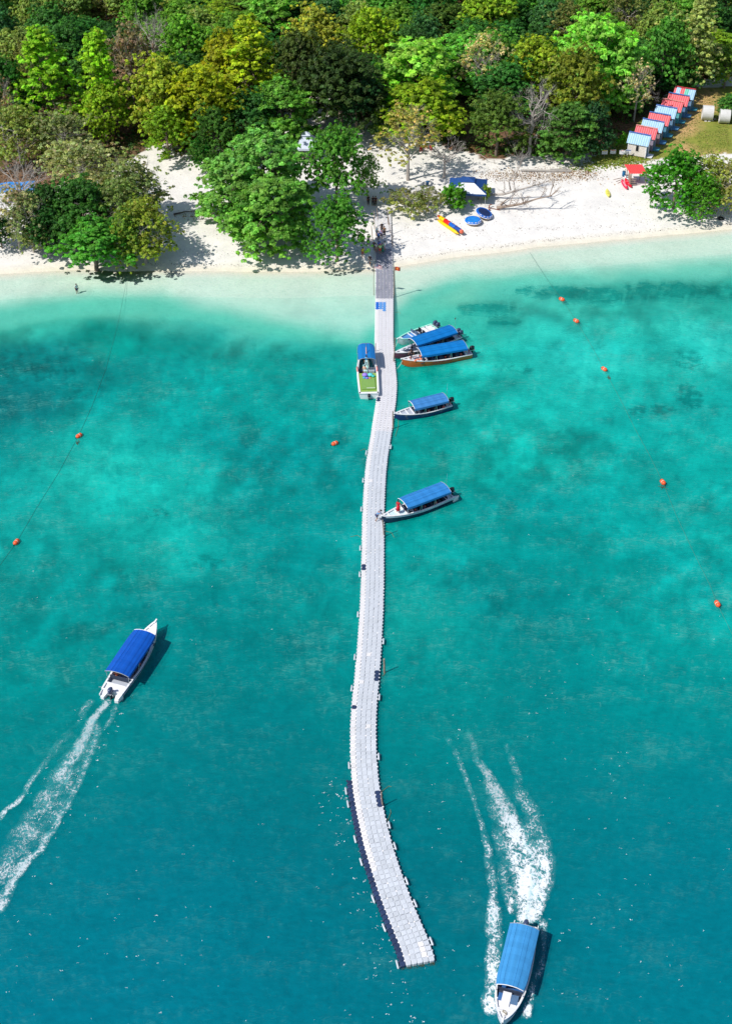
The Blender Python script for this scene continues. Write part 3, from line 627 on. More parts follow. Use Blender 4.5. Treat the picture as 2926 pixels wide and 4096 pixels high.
# --- forest front row ---
T('tall', 118, 5, 300, 130, (140, 175, 40), 'tall pointed yellow-green tree in the upper left forest')
T('tall', 238, 55, 300, 95, (150, 185, 40), 'tall slim lime-green tree right of the tall pointed tree in the upper left')
T('round', 240, 175, 320, 95, (140, 170, 40), 'lime-green tree in front of the slim tall one in the upper left')
T('thin', 50, 225, 370, 120, (130, 150, 70), 'mottled green tree on the left edge of the forest front')
T('thin', 150, 235, 375, 120, (132, 142, 88), 'beige-green tree at the forest front on the left')
T('dense', 20, 110, 290, 110, DG, 'dark green tree at the left edge halfway up the forest')
T('sparse', 15, 150, 340, 90, (140, 135, 90), 'grey thinning tree at the left edge of the forest')
T('thin', 300, 40, 240, 110, (130, 120, 85), 'brownish drying tree in the upper left forest')
T('bare', 350, 10, 190, 90, OL, 'leafless brown tree near the top edge, left of centre')
T('round', 420, 20, 200, 110, (105, 160, 50), 'bright green tree near the top edge left of centre')
T('round', 365, 110, 310, 130, (150, 165, 50), 'broad yellow-green tree left of the olive-yellow one')
T('round', 455, 125, 330, 150, (150, 160, 28), 'large olive-yellow tree with visible trunks above the left beach')
T('round', 375, 225, 352, 95, (125, 155, 35), 'yellow-green tree hanging over the sand at the back of the left beach')
T('dense', 480, 225, 375, 90, (62, 112, 38), 'dark green tree below the large olive-yellow tree')
T('tall', 560, 10, 270, 120, (148, 172, 35), 'tall lime-green tree near the top, left of the dark brown-green one')
T('round', 500, 60, 250, 110, (150, 160, 35), 'yellow-green tree behind the olive-yellow tree')
T('dense', 665, 45, 280, 120, (72, 90, 38), 'dark brown-green tree at the left of the big dark pair')
T('dense', 755, 68, 300, 180, (62, 82, 36), 'very large dark brown-green tree above the white pavilion tent')
T('tiered', 630, 165, 325, 130, (105, 155, 58), 'airy green tree with slim trunk above the white pavilion tent')
T('dense', 560, 190, 335, 110, (60, 105, 42), 'deep green tree left of the airy green tree above the tent')
T('dense', 790, 150, 305, 100, (48, 88, 45), 'dark green tree in front of the very large dark one')
T('round', 700, 0, 170, 110, (160, 160, 60), 'yellowish tree with pale limbs near the top edge above the dark pair')
T('round', 825, 5, 190, 120, (135, 165, 35), 'lime-green tree near the top edge above the pier')
T('tiered', 925, 80, 260, 165, (140, 190, 72), 'large light green layered tree right of the very large dark tree')
T('round', 935, 165, 315, 160, (135, 160, 35), 'broad yellow-green tree below the large light green layered one')
T('sparse', 1065, 60, 240, 120, (175, 170, 110), 'pale thinning tree between the light green trees in the upper middle')
T('round', 1175, 60, 245, 110, (148, 168, 45), 'yellow-green tree right of the pale thinning one in the upper middle')
T('dense', 1100, 185, 345, 120, (85, 118, 45), 'olive-green tree left of the dead grey tree')
T('bare', 1175, 175, 345, 125, OL, 'dead grey leafless tree standing at the forest edge behind the fallen branches')
T('round', 1270, 90, 300, 130, (122, 135, 45), 'brownish olive tree behind the dead grey tree')
T('tiered', 1255, 225, 350, 110, (85, 130, 55), 'green tree at the sand edge right of the dead grey tree')
T('dense', 1310, 215, 345, 70, (45, 85, 45), 'dark shrubby tree left of the path to the huts')
T('tiered', 1310, 20, 240, 160, (138, 190, 72), 'large light green tree in the upper right forest')
T('tiered', 1370, 90, 250, 110, (130, 180, 75), 'light green tree in front of the large light one in the upper right')
T('sparse', 1405, 120, 270, 85, (170, 170, 120), 'pale twiggy tree behind the row of beach huts')
T('round', 1460, 25, 215, 100, (90, 145, 55), 'green tree above the row of beach huts near the top')
T('tall', 1535, -20, 205, 90, (150, 165, 95), 'tall pale green tree with bare white trunk behind the last hut')
T('dense', 1490, 110, 205, 100, (62, 120, 50), 'dark green tree directly behind the last beach hut')
T('round', 1605, 95, 195, 80, (110, 150, 50), 'green tree at the upper right edge by the teal cabin')
T('bush', 1495, 155, 183, 70, (70, 130, 60), 'green shrub at the forest edge behind the last hut', cat='bush', name='bush')
# --- the forest behind: every tree its own ---
LAWNW = LAWN; NF = 0
PAL = [((52, 98, 40), 'dense', 'dark green'), ((66, 120, 48), 'dense', 'deep green'), ((98, 150, 52), 'round', 'mid green'), ((135, 162, 42), 'round', 'lime-green'), ((120, 172, 65), 'tiered', 'light green'),
       ((115, 125, 60), 'thin', 'olive-green'), ((72, 118, 62), 'dense', 'blue-green'), ((135, 155, 75), 'round', 'yellow-green'), ((105, 150, 50), 'round', 'bright green'), ((85, 112, 42), 'dense', 'olive-toned green')]
KINDW = {'round': 'round-crowned', 'dense': 'close-crowned', 'tiered': 'layered', 'thin': 'thin-crowned', 'sparse': 'half-bare'}
def proj(p):
    zc = p[1] * math.cos(TH) + (CH - p[2]) * math.sin(TH)
    return p[0] / zc * FPX + CX, ((CH - p[2]) * math.cos(TH) - p[1] * math.sin(TH)) / zc * FPX + CY
rt = np.random.default_rng(77); cells = {}
for j, yy in enumerate(np.arange(226, 372, 8.2)):
    for i, xx in enumerate(np.arange(-100, 101, 8.6)):
        x = xx + rt.uniform(-2.6, 2.6) + (4.3 if j % 2 else 0); y = yy + rt.uniform(-2.6, 2.6); u = rt.uniform(); h = rt.uniform()
        if not in_poly([x], [y], FOREST)[0] or in_poly([x], [y], LAWN)[0] or in_poly([x], [y + 6], LAWN)[0]: continue
        z = gz(x, y); px, py = proj((x, y, z))
        if px < -260 or px > 3200: continue
        if any((x - a) ** 2 + (y - b) ** 2 < (r * .55 + 3.2) ** 2 for a, b, r in TPOS): continue
        if y < 236 and u < .6: continue
        if py > 500 and 600 * U < px < 1070 * U: continue
        zone = fbm(x, y, 22, 91); c, kd, word = PAL[int((float(zone) * 1.6 + u * .55) * len(PAL)) % len(PAL)]
        Rr = 4.6 + 2.2 * u; H = 8 + 5.5 * h
        py2 = proj((x, y, z + H))[1]
        if py2 > 4096: continue
        col = min(int(max(px, 0) / 293), 9); row = 'front' if y < 250 else ('second' if y < 275 else ('third' if y < 305 else 'rearmost'))
        side = ['far left', 'left', 'inner left', 'left of centre', 'middle left', 'middle right', 'right of centre', 'right', 'behind the huts', 'far right'][col]
        key = (word, KINDW[kd], row, side); cells.setdefault(key, []).append((px, (kd, Vector((x, y, z)), Rr, H, c)))
ORD = ['first', 'second', 'third', 'fourth', 'fifth', 'sixth', 'seventh', 'eighth']
for key, lst in cells.items():
    lst.sort(key=lambda q: q[0]); word, kw, row, side = key
    for i, (_, a) in enumerate(lst):
        lab = f'{word} {kw} forest tree, {row} rows, {side}' + (f', {ORD[i % 8]} from left' if len(lst) > 1 else '')
        tree(*a, lab, group='forest trees behind the beach'); NF += 1
print('forest trees', NF)
# undergrowth: shrub leaves all over the forest floor
ru = np.random.default_rng(12); n = 16000
x = ru.uniform(-95, 95, n); y = 222 + 130 * ru.uniform(0, 1, n) ** 1.2; ok = in_poly(x, y, FOREST) & ~in_poly(x, y, LAWN) & (fbm(x, y, 7, 95) > .36)
x = x[ok]; y = y[ok]; z = ground_z(x, y); cen = np.stack([x, y, z], -1); rad = ru.uniform(.3, .9, len(x))
per = 16; d = unit(len(x) * per, ru); d[:, 2] = abs(d[:, 2]); pos = np.repeat(cen, per, 0) + d * np.repeat(rad, per)[:, None] * (1.2, 1.2, 1.0)
nr = d + (0, 0, .5); nr /= np.linalg.norm(nr, axis=1)[:, None]
base = np.array([lin((70, 105, 45)), lin((95, 125, 50)), lin((120, 100, 62)), lin((55, 90, 45))])[ru.integers(0, 4, len(x))]
tint = np.repeat(base, per, 0) * ru.uniform(.6, 1.4, (len(pos), 1))
me = quads_mesh('undergrowth', leaf_quads(pos, nr, .2, ru), len(pos), tint, M_LEAF); o = ob('undergrowth', me); o.color = (1, 1, 1, 1)
tag(o, 'low green and brown undergrowth covering the forest floor', kind='stuff')
# ================= FLOATING PIER =================
PE = [(3851, 1623, 1739), (3791, 1605, 1726), (3712, 1570, 1692), (3633, 1540, 1657), (3554, 1506, 1631), (3475, 1480, 1603), (3396, 1455, 1578), (3317, 1436, 1556), (3237, 1422, 1536), (3158, 1411, 1518), (3079, 1402.5, 1511), (3000, 1398.6, 1506),
      (2900, 1399, 1505), (2800, 1407, 1508), (2727, 1416, 1515.5), (2595, 1427, 1525), (2464, 1437.6, 1531), (2332, 1443, 1535.5), (2200, 1445.5, 1536.5), (2078, 1448, 1536), (1986, 1452, 1539), (1894, 1458, 1544), (1832, 1464, 1551), (1740, 1481, 1565),
      (1666, 1495, 1573), (1600, 1505, 1583), (1533, 1509, 1588), (1450, 1503, 1580), (1366, 1497, 1573), (1200, 1501, 1572.5), (1100, 1502, 1571), (1000, 1500, 1568), (900, 1497, 1564), (855, 1495, 1562)]
ctr = [P((a + b) / 2, y, .32) for y, a, b in PE]; cs = np.array([(p.x, p.y) for p in ctr])
seg = np.concatenate([[0], np.cumsum(np.hypot(*np.diff(cs, axis=0).T))]); fine_s = np.arange(0, seg[-1], .1)
fx_ = np.interp(fine_s, seg, cs[:, 0]); fy_ = np.interp(fine_s, seg, cs[:, 1])
kern = np.exp(-np.linspace(-2, 2, 41) ** 2); kern /= kern.sum()
def smooth(a): p = np.concatenate([a[0] - (a[1:21][::-1] - a[0]), a, a[-1] + (a[-1] - a[-21:-1][::-1])]); return np.convolve(p, kern, 'valid')
fx_ = smooth(fx_); fy_ = smooth(fy_); fine_s = np.concatenate([[0], np.cumsum(np.hypot(np.diff(fx_), np.diff(fy_)))])
NR = int(fine_s[-1] / .5)
pier = thing('floating_pier', 'long curved floating pier of light grey plastic cubes running from the beach out to sea', 'pier', (float(fx_[0]), float(fy_[0]), 0)); P0 = Vector(pier.location)
def plastic(name, col, var=.05):
    if name in _mc: return _mc[name]
    t = NT(name); oi = t.n('ObjectInfo'); tc = t.n('TexCoord').outputs['Object']; geo = t.n('NewGeometry')
    n = t.noise(1.1, 4, .6, geo.outputs['Position']); n2 = t.noise(14, 4, .6, geo.outputs['Position'])
    f = t.ramp(t.math('ADD', t.math('MULTIPLY', oi.outputs['Random'], .45), t.math('ADD', t.math('MULTIPLY', n, .35), t.math('MULTIPLY', n2, .2))), .2, .8)
    dirt = t.ramp(t.noise(.35, 6, .75, geo.outputs['Position']), .5, .75)
    c = lin(col); b = t.n('BsdfPrincipled', i_Roughness=.5); b.inputs['Specular IOR Level'].default_value = .35
    t.l(t.mix(t.math('MULTIPLY', dirt, .3), t.mix(f, tuple(v * (1 - 3 * var) for v in c), tuple(min(1, v * (1 + var)) for v in c)), tuple(v * q for v, q in zip(c, (.62, .62, .58)))), b.inputs['Base Color'])
    _mc[name] = t.out(b.outputs[0]); return _mc[name]
PM = {'v': plastic('lavender_white_cube_plastic', (217, 215, 219), .06), 'w': plastic('white_cube_plastic', (228, 225, 225)), 'g': plastic('light_grey_cube_plastic', (202, 206, 213)), 'd': plastic('faded_grey_cube_plastic', (158, 158, 172), .1),
      'n': plastic('navy_cube_plastic', (48, 64, 98), .12), 'b': plastic('blue_cube_plastic', (20, 105, 205)), 'l': plastic('pale_blue_cube_plastic', (92, 150, 215)), 'x': plastic('bright_white_cube_plastic', (240, 236, 236), .02)}
def cube_geo(s=.478, c=.085, h=.3):
    """octagon float with a bevelled top edge and recessed corner lugs"""
    def octo(k, z, cc): a = k / 2; return [(a - cc, -a, z), (a, -a + cc, z), (a, a - cc, z), (a - cc, a, z), (-a + cc, a, z), (-a, a - cc, z), (-a, -a + cc, z), (-a + cc, -a, z)]
    V = octo(s, -.1, c) + octo(s, h - .035, c) + octo(s - .05, h, c); F = []
    for k in (0, 8):
        for j in range(8): F.append((k + j, k + (j + 1) % 8, k + 8 + (j + 1) % 8, k + 8 + j))
    F.append(tuple(range(16, 24))); return V, F
CV, CF = cube_geo(); CV2, CF2 = cube_geo(.45, .13)
cube_me = newmesh('pontoon_cube', CV, CF, [PM['g']])
pins = MB(); rest = MB(); rest_m = list(PM); nparts = 0; rp_ = np.random.default_rng(9)
PIERROWS = []
def row_frame(i):
    s = (i + .5) * .5; x = float(np.interp(s, fine_s, fx_)); y = float(np.interp(s, fine_s, fy_)); s2 = s + .3; s1 = max(0, s - .3)
    d = Vector((float(np.interp(s2, fine_s, fx_) - np.interp(s1, fine_s, fx_)), float(np.interp(s2, fine_s, fy_) - np.interp(s1, fine_s, fy_)), 0)).normalized()
    return x, y, d
for i in range(NR):
    x, y, d = row_frame(i); nrm = Vector((d.y, -d.x, 0)); ang = math.atan2(d.y, d.x) - math.pi / 2
    py = proj((x, y, .3))[1]; z = max(0.0, gz(x, y) + .02); PIERROWS.append((x, y, z, d, py))
    white_left = py < 3480
    for col_ in range(-1, 5):
        if col_ < 0 and not (3122 < py): continue
        k = 'g'
        if col_ < 0: k = 'n'
        elif 1005 < py < 1190: k = 'd'
        elif py <= 1005: k = 'w' if rp_.random() < .7 else 'v'
        elif col_ == 0 and white_left: k = 'w'
        elif py < 1720 and py >= 1190: k = 'v'
        if rp_.random() < .012 and k == 'g': k = 'w'
        if 1206 < py < 1236: k = {0: 'b', 1: 'l', 2: 'l'}.get(col_, k)
        elif 1236 <= py < 1243 and col_ == 2: k = 'l'
        if 2251 < py < 2276 and col_ == 0: k = 'n'
        if 2674 < py < 2716 and col_ == 4: k = 'n'
        if 2820 < py < 2836 and col_ == 0: k = 'n'
        if 3164 < py < 3232 and col_ == 4: k = 'n'
        if 1588 < py < 1606 and col_ == 0: k = 'n'
        if (3800 < py < 3822 or 3762 < py < 3782) and col_ == 3: k = 'x'
        jt = (rp_.normal(0, .006), rp_.normal(0, .006), rp_.normal(0, .008))
        c = Vector((x, y, z)) + nrm * ((col_ - 2) * .5 + jt[0]) + d * jt[1] + Vector((0, 0, jt[2]))
        if nparts < 300:
            o = ob('pontoon_cube', cube_me, pier, c - P0, ang + rp_.normal(0, .012)); o.material_slots[0].link = 'OBJECT'; o.material_slots[0].material = PM[k]; nparts += 1
        else:
            cv, cf = (CV2, CF2) if k == 'd' else (CV, CF)
            ca, sa = math.cos(ang), math.sin(ang); rest.add([(v[0] * ca - v[1] * sa + c.x - P0.x, v[0] * sa + v[1] * ca + c.y - P0.y, v[2] + c.z) for v in cv], cf, rest_m.index(k))
    for col_ in range(-2 if py > 3122 else -1, 5):
        c = Vector((x, y, z)) + nrm * ((col_ - 1.5) * .5) + d * .25 - P0 * 1
        k = 0 if (rp_.random() < .12 or (py < 1720) or (col_ == 0 and py < 3480) or (col_ == -1 and py > 3122)) else 1
        if 1005 < py < 1190: k = 0 if rp_.random() < .5 else 1
        if col_ == -2: k = 2
        pins.lathe([(.085, .1), (.085, .272), (.06, .29)], 7, (c.x, c.y, c.z), 'Z', k)
o = ob('pontoon_cubes', rest.mesh('pontoon_cubes', [PM[k] for k in rest_m]), pier); tag(o, kind='stuff')
o = ob('coupling_pins', pins.mesh('coupling_pins', [PM['x'], PM['g'], PM['n']]), pier); tag(o, kind='stuff')
# mooring floats along both edges: long rounded bars held off by two stubs
fb = MB(); L = .86
fb.tube([(0, -L / 2, 0), (0, -L / 2 + .06, 0), (0, L / 2 - .06, 0), (0, L / 2, 0)], [.05, .09, .09, .05], 8)
for s in (-1, 1): fb.tube([(0, s * .25, 0), (.22, s * .25, -.05)], .03, 5)
fb_me = fb.mesh('mooring_bar', PM['g'], True)
def near_row(py): return min(PIERROWS, key=lambda r: abs(r[4] - py))
for side, lst in ((-1, [3065, 3156, 3209, 3340, 3434, 3571, 3690, 3832, 2301, 2456, 2624, 2756, 1815, 1920, 2037, 2191]), (1, [3026, 3313, 3402, 3530, 3625, 3786, 2568, 2788, 1788])):
    for py in lst:
        x, y, z, d, _ = near_row(py); n = Vector((d.y, -d.x, 0)); off = (1.25 + (.5 if side < 0 and py > 3122 else 0)) + .2
        a = math.atan2(d.y, d.x) - math.pi / 2
        o = ob('mooring_bar', fb_me, pier, Vector((x, y, .3)) + n * (side * off) - P0, a + (math.pi if side > 0 else 0))
# weedy fringe at the seaward end
x, y, z, d, _ = PIERROWS[0]; n = Vector((d.y, -d.x, 0)); m = MB()
for k in range(40):
    q = Vector((x, y, .12)) + n * rp_.uniform(-1.6, 1.25) - d * .3 - P0; m.tube([q, q - d * rp_.uniform(.05, .25) + n * rp_.normal(0, .15) - Vector((0, 0, .1))], [.02, .01], 4)
tag(ob('seaweed_fringe', m.mesh('seaweed_fringe', mat('dark_weed', (70, 82, 66), .9)), pier), kind='stuff')
def pole(name, label, bx, by, H, r=.06, lean=(0, 0), cat='pole', group=None, base_z=None, material=None, z=None):
    b = P(bx, by, .1) if z is None else P(bx, by, z); g = min(gz(b.x, b.y), 0) if b.y < shore(b.x) else gz(b.x, b.y)
    if b.y > shore(b.x): b = G(bx, by)
    m = MB(); lo = (g - b.z) - .3; r_ = random.Random(int(bx * 7 + by))
    pts = [(0, 0, lo)]
    for i in range(1, 6): pts.append((lean[0] * i / 5 + r_.uniform(-.02, .02), lean[1] * i / 5 + r_.uniform(-.02, .02), lo + (H - lo) * i / 5))
    m.tube(pts, [r * 1.1, r, r, r * .95, r * .9, r * .8], 8)
    return tag(ob(name, m.mesh(name, material or M_DRYWOOD), None, b), label, cat, group)
pole('wooden_pole', 'tall weathered pole right of the dark grey pier section, orange flag on top', 1575, 1178, 4.6, .07)
pole('wooden_pole', 'thin weathered pole left of the dark grey pier section, striped flag on top', 1494, 1170, 4.7, .045)
pole('wooden_pole', 'pole at the right side of the pier by the two blue-roofed boats', 1571, 1450, 3.9, .08, (.25, 0))
pole('wooden_pole', 'short dark pole on the left of the pier beside the bow of the green-decked boat', 1501, 1410, 1.5, .05)
pole('wooden_pole', 'thick stub pole where the small dark-hulled boat is tied to the pier', 1575, 1712, 2.6, .09, (-.2, 0))
pole('wooden_pole', 'brown leaning pole right of the pier below the boat with the red-dressed person', 1543, 2143, 2.3, .08, (-.42, 0))
pole('wooden_pole', 'long pale trunk standing beside the right edge of the mid pier', 1540, 2688, 1.9, .11, (-.15, 0))
pole('wooden_pole', 'pale bent pole at the navy cubes on the right edge of the lower pier', 1536, 3223, 1.9, .08, (-.3, 0))
for a in ((1491, 962, 2.4, (-.25, 0), 'left pole nearest the water by the group on the pier head'), (1511, 884, 2.2, (-.2, 0), 'thin pole on the left at the start of the pier'), (1497, 915, 3.0, (-.05, 0), 'dark pole beside the two people at the pier start'),
          (1553, 905, 2.6, (-.2, 0), 'forked pole on the right at the start of the pier'), (1560, 940, 3.0, (-.3, .1), 'second pole from the forest on the right of the pier head'), (1566, 985, 3.6, (-.1, 0), 'tall pale pole on the right edge of the pier head'), (1569, 992, 2.2, (0, 0), 'short pole next to the tall pale one at the pier head')):
    pole('wooden_pole', a[4], a[0], a[1], a[2], .055, a[3])
def rope(name, label, pts, r=.02, col=(190, 200, 190), cat='rope', n=10, sag=0, group=None):
    m = MB(); q = []
    for a, b in zip(pts[:-1], pts[1:]):
        a, b = Vector(a), Vector(b)
        for k in range(n): t = k / n; p = a.lerp(b, t); p.z -= sag * 4 * t * (1 - t); q.append(p)
    q.append(Vector(pts[-1])); b0 = q[0]; m.tube([p - b0 for p in q], r, 4)
    return tag(ob(name, m.mesh(name, mat('rope_%d_%d_%d' % col, col, .9)), None, b0), label, cat, group)
# tangles of old line hanging off the pier
for k, (a, b, c, d_) in enumerate(((1525, 3166, 1565, 3146), (1548, 3285, 1560, 3238), (1542, 2125, 1575, 2150), (1444, 2150, 1400, 2147), (1460, 1800, 1440, 1803), (1580, 1250, 1600, 1255), (1580, 1745, 1592, 1680), (1528, 2705, 1542, 2690))):
    p, q = P(a, b, .1), P(c, d_, .02); mid = p.lerp(q, .5) + Vector((.2, .35, 0)); rope('loose_line', ['loose line off the right edge by the four navy cubes', 'knotted line below the four navy cubes', 'loose line under the brown leaning pole', 'thin stick and line on the left edge of the mid pier', 'short stick caught on the left edge below the slate cubes',
        'stick in the water right of the blue cubes', 'tangled line below the bow of the small dark-hulled boat', 'cord tying the long pale trunk to the pier'][k], [p, mid, q], .025, (120, 125, 85), 'rope', 5)
# flags
def flag(name, label, top, w, h, paint, mats, wave=.12, ang=.0, cat='flag'):
    m = MB(); nx, nz = 12, 8; V = []
    for j in range(nz + 1):
        for i in range(nx + 1):
            u, v = i / nx, j / nz; V.append((u * w * math.cos(ang), math.sin(u * 7) * wave * u + u * w * math.sin(ang), -v * h - u * u * h * .25))
    F = []; I = []
    for j in range(nz):
        for i in range(nx):
            a = j * (nx + 1) + i; F.append((a, a + 1, a + nx + 2, a + nx + 1)); I.append(paint(i / nx, j / nz))
    me = newmesh(name, V, F, mats, I)
    return tag(ob(name, me, None, top), label, cat)
fp = P(1494, 1170, .1) + Vector((.06, 0, 4.55))
M_NAVY = mat('navy_cloth', (30, 45, 100), .8); M_RED = mat('red_cloth', (205, 80, 90), .8); M_WH = mat('white_cloth', (235, 232, 235), .8); M_YEL = mat('yellow_cloth', (235, 190, 60), .8)
fl = flag('flag', 'faded red and white striped flag with navy canton beside the pier', fp, 1.15, .62, lambda u, v: (0 if (u < .5 and v < .5) else (1 if int(v * 8) % 2 == 0 else 2)), [M_NAVY, M_RED, M_WH], .05, -.15)
m = MB(); 
for k in range(8): t = .9 + k * .55; t2 = t + .55; m.box((.22 + .11 * math.cos((t + t2) / 2), -.06, -.17 + .11 * math.sin((t + t2) / 2)), (.05, .02, .05))
m.box((.40, -.1, -.18), (.1, .02, .1)); m.box((.06, -.05, -.18), (.035, .02, .22))
ob('crescent_emblem', m.mesh('crescent_emblem', M_WH), fl)
flag('flag', 'orange-red flag with a small yellow mark on the right pole over the pier', P(1575, 1178, .1) + Vector((.07, 0, 4.55)), .78, .62, lambda u, v: 1 if (.3 < u < .5 and .3 < v < .6) else 0, [mat('orange_cloth', (225, 82, 55), .8), M_YEL], .08, .1)

# ================= BOATS =================
def hull_st(L, B, t, bow_h, st_h, full=2.2, narrow=.86):
    """t 0 stern .. 1 bow: x, half beam, sheer height"""
    x = -L / 2 + L * t; b = B / 2 * (narrow + (1 - narrow) * min(1, t / .35)) if t < .35 else B / 2 * max(0.0, 1 - ((t - .35) / .65) ** full) ** .85
    return x, b, st_h + (bow_h - st_h) * max(0, (t - .25) / .75) ** 2.2
WHITE = (236, 234, 236)
M_GEL = mat('white_gelcoat', (232, 231, 233), .35, .06, 1.2, (.5, .5, .48)); M_GREYD = mat('grey_deck_paint', (176, 182, 194), .6, .1, 1.5)
M_DARKIN = mat('dark_deck_interior', (52, 62, 82), .7, .2); M_STEEL = mat('steel_tube', (200, 205, 210), .3, .05, 2, None, .6, True, 0, .7)
M_BLACK = mat('black_engine_plastic', (28, 32, 42), .3, .15); M_SLATE = mat('slate_engine_cowl', (62, 74, 104), .25, .08); M_ORANGE = mat('orange_fabric', (198, 98, 82), .8, .2)
M_BLUEIN = mat('blue_interior_paint', (40, 90, 150), .6, .1)
def canopy_material(name, col):
    t = NT(name); tc = t.n('TexCoord').outputs['Object']; w = t.n('TexWave', wave_type='BANDS', bands_direction='Y', i_Scale=.55, i_Distortion=.3); t.l(tc, w.inputs[0])
    n = t.noise(1.3, 6, .6, tc); c = lin(col); b = t.n('BsdfPrincipled', i_Roughness=.55); b.inputs['Specular IOR Level'].default_value = .3
    st = t.ramp(t.noise(.9, 5, .7, tc), .62, .8)
    base = t.mix(t.math('ADD', t.math('MULTIPLY', n, .7), t.math('MULTIPLY', w.outputs[0], .3)), tuple(v * .8 for v in c), tuple(min(1, v * 1.15) for v in c))
    t.l(t.mix(t.math('MULTIPLY', st, .25), base, tuple(min(1, v * 1.5 + .05) for v in c)), b.inputs['Base Color']); t.l(t.bump(n, .5, .05), b.inputs['Normal'])
    return t.out(b.outputs[0])
def motor(parent, x, y, z, s=1.0, col=None, tilt=0.0):
    e = ob('outboard_motor', None, parent, (x, y, z)); e.rotation_euler = (0, tilt, 0); e.scale = (s, s, s)
    m = MB(); prof = [(.05, -.30), (.2, -.28), (.25, -.1), (.27, .1), (.24, .28), (.14, .36), (.03, .38)]
    m.lathe(prof, 10, (0, 0, .55), 'Z', 0, (1.35, .85, 1)); ob('cowl', m.mesh('cowl', col or M_BLACK, True), e)
    m = MB(); m.box((0, 0, .38), (.74, .47, .05)); ob('cowl_band', m.mesh('cowl_band', M_STEEL), e)
    m = MB(); m.box((-.02, 0, -.05), (.26, .17, .7)); m.box((-.02, 0, -.5), (.4, .08, .3)); m.lathe([(.02, -.35), (.09, -.2), (.09, .15), (.02, .25)], 8, (-.02, 0, -.65), 'X'); ob('leg_shaft', m.mesh('leg_shaft', M_BLACK), e)
    m = MB(); m.box((.32, 0, .05), (.35, .3, .25)); ob('bracket', m.mesh('bracket', M_STEEL), e)
    m = MB()
    for k in range(3): a = k * 2.09; m.box((-.4, .12 * math.cos(a), -.65 + .12 * math.sin(a)), (.05, .16, .05))
    ob('propeller', m.mesh('propeller', M_STEEL), e)
    return e
def boat(label, bow, stern, B=2.5, hull=(235, 235, 238), stripe=None, canopy=(15,100,180), cx=(-.36, .24), bow_h=1.25, st_h=.72, motors=1, mcol=None, deckcol=None, zref=.8, kinds='full', rim=None, name='passenger_boat', canopy_w=.98, canopy_z=1.88, inner=None, rise=.3, pods=True, fore=.66, full=2.2):
    a, b = P(*bow, bow_h * .95), P(*stern, st_h); a.z = b.z = 0; d = a - b; L = d.length; c = (a + b) / 2
    root = thing(name, label, 'boat', (c.x, c.y, 0), math.atan2(d.y, d.x))
    hm = mat('hull_%d_%d_%d' % hull, hull, .4, .12, .8, (.3, .28, .25)); inn = inner or M_GREYD; n = 22; ts = [i / n for i in range(n + 1)]
    # outer shell: keel, chine, sheer
    m = MB(); rows = []
    for t in ts:
        x, hb, sh = hull_st(L, B, t, bow_h, st_h, full); hb = max(hb, .05 if t < 1 else .03); ch = .62 if t < .7 else .62 * (1 - (t - .7) / .3 * .75); kz = -.28 + (.5 if t > .8 else 0) * ((t - .8) / .2) ** 2 * 1.6 if t > .8 else -.28
        sx = -(1 - min(1, max(0, (1 - t) * 6))) * .0
        rows.append([(x, -hb, sh), (x, -hb * .96, sh * .6), (x, -hb * .84, .05 + kz * .2 + (.28 if t > .9 else 0) * (t - .9) * 10), (x, 0, kz), (x, hb * .84, .05 + kz * .2 + (.28 if t > .9 else 0) * (t - .9) * 10), (x, hb * .96, sh * .6), (x, hb, sh)])
    m.sheet([r[::-1] for r in rows]); tr = rows[0]; m.add(tr, [tuple(range(7))])
    ob('hull', m.mesh('hull', hm, False), root)
    if stripe:
        m = MB()
        for s in (-1, 1):
            m.sheet([[(x, s * (hb + .012), sh - .1), (x, s * (hb * .99 + .012), sh - .26)] for x, hb, sh in (hull_st(L, B, t, bow_h, st_h, full) for t in ts[:-1])])
        ob('hull_stripe', m.mesh('hull_stripe', mat('stripe_%d_%d_%d' % stripe, stripe, .4)), root)
    # gunwale
    m = MB()
    for s in (-1, 1):
        rr = []
        for t in ts:
            x, hb, sh = hull_st(L, B, t, bow_h, st_h, full); wd = min(.15, hb * .9); rr.append([(x, s * (hb + .03), sh - .05), (x, s * (hb + .03), sh + .03), (x, s * (hb - wd), sh + .03), (x, s * (hb - wd), sh - .1)])
        m.sheet(rr)
    m.box((-L / 2 + .05, 0, st_h), (.14, B * .86, .08))
    ob('gunwale', m.mesh('gunwale', mat('rim_%d_%d_%d' % rim, rim, .4) if rim else M_GEL), root)
    # stem post
    x, hb, sh = hull_st(L, B, 1, bow_h, st_h, full); m = MB(); m.box((L / 2 - .12, 0, bow_h + .02), (.55, .16, .12)); ob('stem_cap', m.mesh('stem_cap', M_GEL), root)
    # inside: floor and side liners
    m = MB(); rr = []
    for t in ts[1:-2]:
        x, hb, sh = hull_st(L, B, t, bow_h, st_h, full); w = max(.05, hb - .13); rr.append([(x, -w, sh), (x, -w * .97, .3), (x, w * .97, .3), (x, w, sh)])
    m.sheet(rr); ob('cockpit', m.mesh('cockpit', inn), root)
    # raised foredeck with crossbeams
    dk = deckcol or M_GEL; m = MB(); rr = []
    for t in [fore + (.985 - fore) * k / 8 for k in range(9)]:
        x, hb, sh = hull_st(L, B, t, bow_h, st_h, full); w = max(.03, hb - .12); rr.append([(x, -w, sh - .14), (x, 0, sh - .08), (x, w, sh - .14)])
    V, F = solidify([p for r in rr for p in r], [(k * 3 + j, k * 3 + j + 1, k * 3 + 4 + j, k * 3 + 3 + j)[::-1] for k in range(8) for j in range(2)], .06)
    m.add(V, F); ob('foredeck', m.mesh('foredeck', dk), root)
